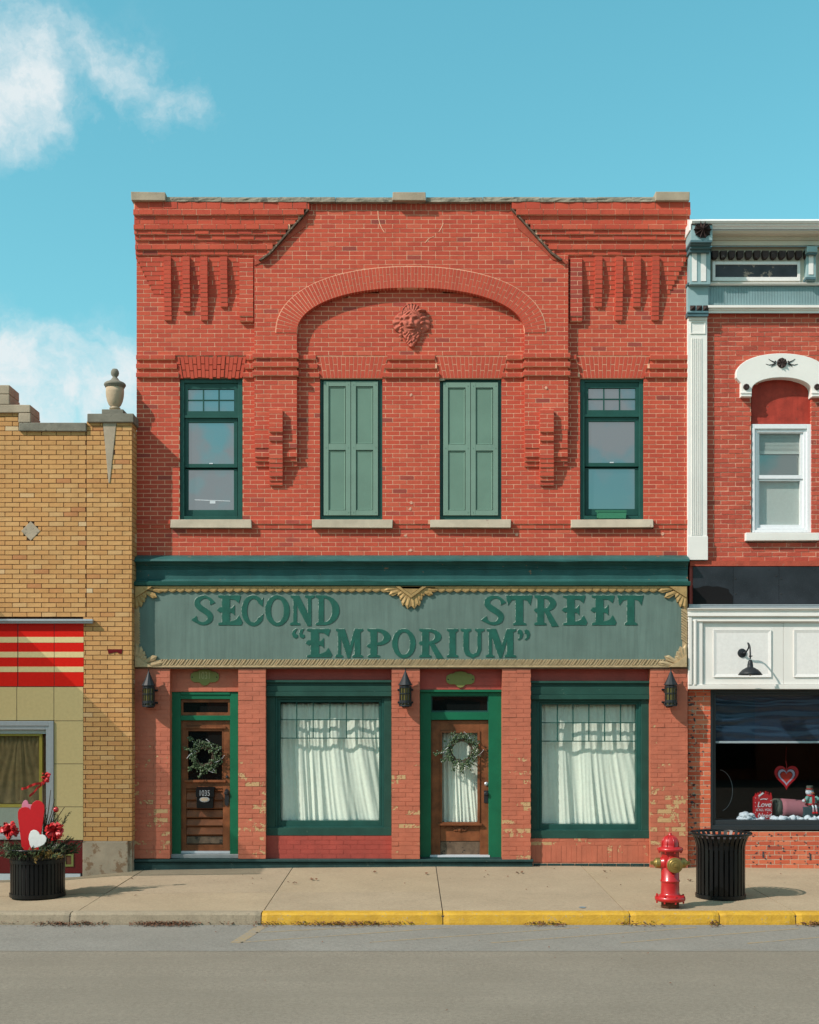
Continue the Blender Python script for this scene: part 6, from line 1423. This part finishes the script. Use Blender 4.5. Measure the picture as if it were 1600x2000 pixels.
obj('chain_lug', MB().ball((hx + 25 * q, hy - 112 * q, hz + H_(1709)), 12 * q, 8), RD, hyd)

def slat_bin(name, label, cat, cu, cvb, ru, top_v, waist_v, rim_r, body_r, nsl, wslat, liner=True, foot=0):
    x, y, z, s_ = place(cu, cvb); k_ = 1 / s_; t_ = thing(name, label, cat, (x, y, z)); zt_ = CZ + (VH - top_v) * k_; zw = CZ + (VH - waist_v) * k_; rb_, rr_ = body_r * k_, rim_r * k_; z0 = z + foot * k_
    mb = MB(); w_ = wslat * k_ / 2; th = .008; prof = []
    hh_ = zt_ - zw
    for f in (0, .25, .5, .75, 1): prof.append((rb_ + (rr_ - rb_ - .01) * f ** 1.7, zw + hh_ * f))
    prof = [(rb_, z0 + .02)] + prof; vs = []; fs = []
    for r_, h_ in prof: vs += [(r_, -w_, h_ - z), (r_, w_, h_ - z), (r_ - th, w_, h_ - z), (r_ - th, -w_, h_ - z)]
    for i in range(len(prof) - 1):
        a, b = 4 * i, 4 * i + 4
        for j in range(4): k2 = (j + 1) % 4; fs.append((a + j, a + k2, b + k2, b + j))
    fs += [(3, 2, 1, 0), tuple(range(4 * len(prof) - 4, 4 * len(prof)))]; mb.add(vs, fs); me = mb.mesh('slat', M['black_gloss'])
    for i in range(nsl): o = bpy.data.objects.new('slat', me); link(o, t_, (x, y, z)); o.rotation_euler = (0, 0, 2 * math.pi * (i + .5) / nsl)
    rm_ = MB().tube([(x + rr_ * math.cos(a), y + rr_ * math.sin(a), zt_) for a in [i * 2 * math.pi / 48 for i in range(49)]], .016, 8); obj('rim', rm_, M['black_gloss'], t_, smooth=True)
    obj('base_band', MB().lathe([(rb_ - .004, z0 - z), (rb_ + .012, z0 - z), (rb_ + .012, z0 - z + .045), (rb_ - .004, z0 - z + .047)], x, y, z, 40), M['black_gloss'], t_)
    return t_, x, y, z, k_, zt_, zw, rb_, rr_, z0
bn, x, y, z, k_, zt_, zw, rb_, rr_, z0 = slat_bin('litter_bin', 'black slatted steel litter bin with flared rim beside the hydrant', 'litter bin', 1407.5, 1752, 59, 1627, 1655, 58, 46.5, 30, 6.3)
obj('band', MB().lathe([(rb_ - .012, zw - z - .01), (rb_ - .008, zw - z - .01), (rb_ - .008, zw - z + .02), (rb_ - .012, zw - z + .02)], x, y, z, 40), M['black_gloss'], bn)
lin = MB(); N = 48; vs = []; fs = []
for j in range(9):
    for i in range(N):
        a = 2 * math.pi * i / N; f = j / 8; r_ = (rb_ - .035) * (1 + .06 * noise.noise(Vector((math.cos(a) * 3, math.sin(a) * 3, f * 5)))) + (.03 * f if f > .8 else 0); vs.append((x + r_ * math.cos(a), y + r_ * math.sin(a), z + .04 + f * (zt_ - z - .1)))
for j in range(8):
    for i in range(N): k2 = (i + 1) % N; fs.append((j * N + i, j * N + k2, (j + 1) * N + k2, (j + 1) * N + i))
lin.add(vs, fs); obj('bin_bag', lin, M['black_gloss'], bn, smooth=True); obj('bag_fold', MB().lathe([(rb_ - .02, zt_ - z - .12), (rb_ + .02, zt_ - z - .05), (rb_ + .03, zt_ - z - .045), (rb_ - .03, zt_ - z - .05)], x, y, z, 40), M['bag_grey'], bn)
x0, y0, z00, _ = place(74, 1752)
pn, px_, py_, pz_, pk, pzt, pzw, prb, prr, pz0 = slat_bin('planter_tub', 'black slatted steel tub holding hearts and evergreens beside the tiled shop', 'planter', 74, 1752, 62, 1656, 1676, 61, 51.5, 40, 5.8, foot=3)
obj('band', MB().lathe([(prb + .002, pzw - pz_ - .045), (prb + .010, pzw - pz_ - .045), (prb + .010, pzw - pz_ + .0), (prb + .002, pzw - pz_ + .0)], px_, py_, pz_, 40), M['black_gloss'], pn)
obj('liner', MB().lathe([(prb - .04, .03), (prb - .035, pzw - pz_ + .01), (.02, pzw - pz_ + .03)], px_, py_, pz_, 32), M['black_matte'], pn); obj('foot', MB().lathe([(prb * .78, -.02), (prb * .78, .035)], px_, py_, pz_, 28), M['black_matte'], pn)
zs = pzw + .03
pu = lambda u: px_ + (u - 74) * pk; pv = lambda v: CZ + (VH - v) * pk
def cutout(name, label, pts_, y, m, group=None):
    o = obj(name, MB().prism([(pu(u), pv(v)) for u, v in pts_], y - .012, y + .006), M[m], None, bevel=.003); return tag(o, label, 'heart cutout', group)
cutout('heart_cutout', 'tall red wooden heart standing in the planter tub', [(52, 1672), (46, 1625), (42, 1595), (42, 1585), (44, 1579), (49, 1575.5), (56, 1574.5), (62, 1576), (66, 1580), (67, 1573), (71, 1566), (77, 1562), (83, 1562), (89, 1565), (93, 1571), (93.5, 1580), (91, 1600), (86, 1635), (80, 1672)], py_ - .13, 'heart_red')
cutout('heart_cutout', 'pink wooden heart mostly hidden behind the tall red heart', [(50, 1660), (45, 1580), (46, 1570), (49, 1564), (53, 1561.5), (57, 1564), (59, 1570), (66, 1571), (76, 1572), (80, 1600), (70, 1660)], py_ - .05, 'heart_pink')
wh = [(72, 1652), (69, 1645), (67, 1635), (68, 1627), (71, 1620), (76, 1617.5), (82, 1618.5), (87, 1623), (88.5, 1627), (94, 1626.5), (99, 1629), (101.5, 1634), (100.5, 1640), (96, 1646), (88, 1650), (78, 1652.5)]
cutout('heart_cutout', 'small white wooden heart leaning in front of the red heart', wh, py_ - .22, 'heart_white')
ev = thing('evergreen_arrangement', 'dark evergreen sprays and twigs filling the planter tub', 'greenery', (px_, py_, zs)); rr = random.Random(4); nd, ng, tg = MB(), MB(), MB()
def spray(mb, p, d, L, n, wl):
    p, d = Vector(p), Vector(d).normalized(); tg.tube([tuple(p), tuple(p + d * L)], .004, 4)
    for i in range(n):
        f = (i + 1) / n; q_ = p + d * L * f; sd = Vector((rr.gauss(0, 1), rr.gauss(0, 1), rr.gauss(0, 1))); e = (d * .7 + sd.normalized() * .8).normalized() * wl * rr.uniform(.6, 1.2); s_ = e.cross(Vector((rr.random(), rr.random(), rr.random()))).normalized() * wl * .13
        mb.add([tuple(q_ - s_), tuple(q_ + s_), tuple(q_ + e + s_ * .3), tuple(q_ + e - s_ * .3)], [(0, 1, 2, 3)])
for i in range(110):
    a = rr.uniform(0, 6.28); e = rr.uniform(.1, .9); r_ = rr.uniform(.1, .3); spray(nd if rr.random() < .7 else ng, (px_ + r_ * math.cos(a), py_ + r_ * math.sin(a), zs), (math.cos(a), math.sin(a), e), rr.uniform(.16, .34), 34, .045)
for i in range(9):
    a = rr.uniform(-.5, 2.6); spray(nd, (px_ + rr.uniform(.0, .2), py_ + rr.uniform(0, .15), zs), (rr.uniform(-.05, .5), rr.uniform(-.2, .3), 1), rr.uniform(.3, .62), 40, .05)
gd = MB()
for i in range(26): spray(gd, (px_ + rr.uniform(.06, .34), py_ - rr.uniform(.18, .34), zs + .03), (rr.uniform(-.3, 1), -.6, rr.uniform(-.3, .6)), rr.uniform(.06, .14), 16, .04)
for u0, v0, u1, v1 in ((84, 1640, 85, 1545), (86, 1640, 88, 1535), (82, 1600, 84, 1530), (88, 1620, 100, 1543), (90, 1620, 108, 1560), (94, 1620, 127, 1576), (96, 1620, 122, 1597), (100, 1622, 116, 1598), (92, 1620, 106, 1585)): tg.tube([(pu(u0), py_ + .02, pv(v0)), (pu((u0 + u1) / 2 + 1), py_, pv((v0 + v1) / 2)), (pu(u1), py_ - .02, pv(v1))], .008, 5, r1=.004)
obj('dark_needles', nd, M['leaf_dark'], ev, kind='stuff'); obj('grey_needles', ng, M['leaf_grey'], ev, kind='stuff'); obj('gold_leaves', gd, M['leaf_gold'], ev, kind='stuff'); obj('twigs', tg, M['twig'], ev, kind='stuff')
def bow(name, label, cu, cv_, r, y, n, seed, tails=()):
    rr = random.Random(seed); t_ = thing(name, label, 'bow' if tails else 'flower', (pu(cu), y, pv(cv_ + r))); mb = MB()
    for i in range(n):
        a = rr.uniform(0, 6.28); c_ = Vector((pu(cu), y, pv(cv_))); d = Vector((math.cos(a), rr.uniform(-.9, .2), math.sin(a))).normalized(); s_ = d.cross(Vector((rr.random() - .5, rr.random() - .5, rr.random() - .5))).normalized(); L = r * pk * rr.uniform(.6, 1.1); w_ = L * .4
        ring = []
        for q_ in range(7):
            f = q_ / 6; b = c_ + d * L * math.sin(f * math.pi) * 1.0 + s_.cross(d) * L * .5 * (f - .5) * 2 * math.sin(f * math.pi); ring += [tuple(b + s_ * w_ * .5 * math.sin(f * math.pi)), tuple(b - s_ * w_ * .5 * math.sin(f * math.pi))]
        mb.add(ring, [(2 * q_, 2 * q_ + 1, 2 * q_ + 3, 2 * q_ + 2) for q_ in range(6)])
    obj('loops' if tails else 'petals', mb, M['ribbon_red'], t_, kind='stuff')
    for tl in tails:
        A, B_ = [], []
        m2 = MB(); vs = []
        for i, (u, v) in enumerate(tl): vs += [(pu(u), y + .02 * (i % 2), pv(v - 2.4)), (pu(u), y + .02 * (i % 2) + .01, pv(v + 2.4))]
        m2.add(vs, [(2 * i, 2 * i + 1, 2 * i + 3, 2 * i + 2) for i in range(len(tl) - 1)]); obj('ribbon_tail', m2, M['ribbon_red'], t_)
    return t_
bow('ribbon_bow', 'red ribbon bow with streaming tails on a tall stick above the hearts', 91, 1518, 11, py_ - .02, 40, 1, [[(87, 1527), (80, 1530), (70, 1531), (62, 1534), (57, 1536)], [(89, 1527), (80, 1534), (73, 1540), (66, 1548), (58, 1555)], [(57, 1536), (52, 1539), (46, 1540), (42, 1541)]])
bow('red_flower', 'red fabric flowers left of the hearts in the planter tub', 25, 1620, 18, py_ - .1, 60, 2); bow('red_flower', 'red fabric flowers right of the hearts in the planter tub', 113, 1621, 19, py_ - .1, 80, 3)
bl_ = thing('bauble', 'shiny red ball on a twig right of the red heart', 'bauble', (pu(111), py_ - .03, pv(1586))); obj('ball', MB().ball((pu(111), py_ - .03, pv(1581)), 5.4 * pk, 16), M['ball_red'], bl_, smooth=True); obj('cap', MB().lathe([(.008, 0), (.008, .012)], pu(111), py_ - .03, pv(1575.6), 8), M['brass'], bl_)
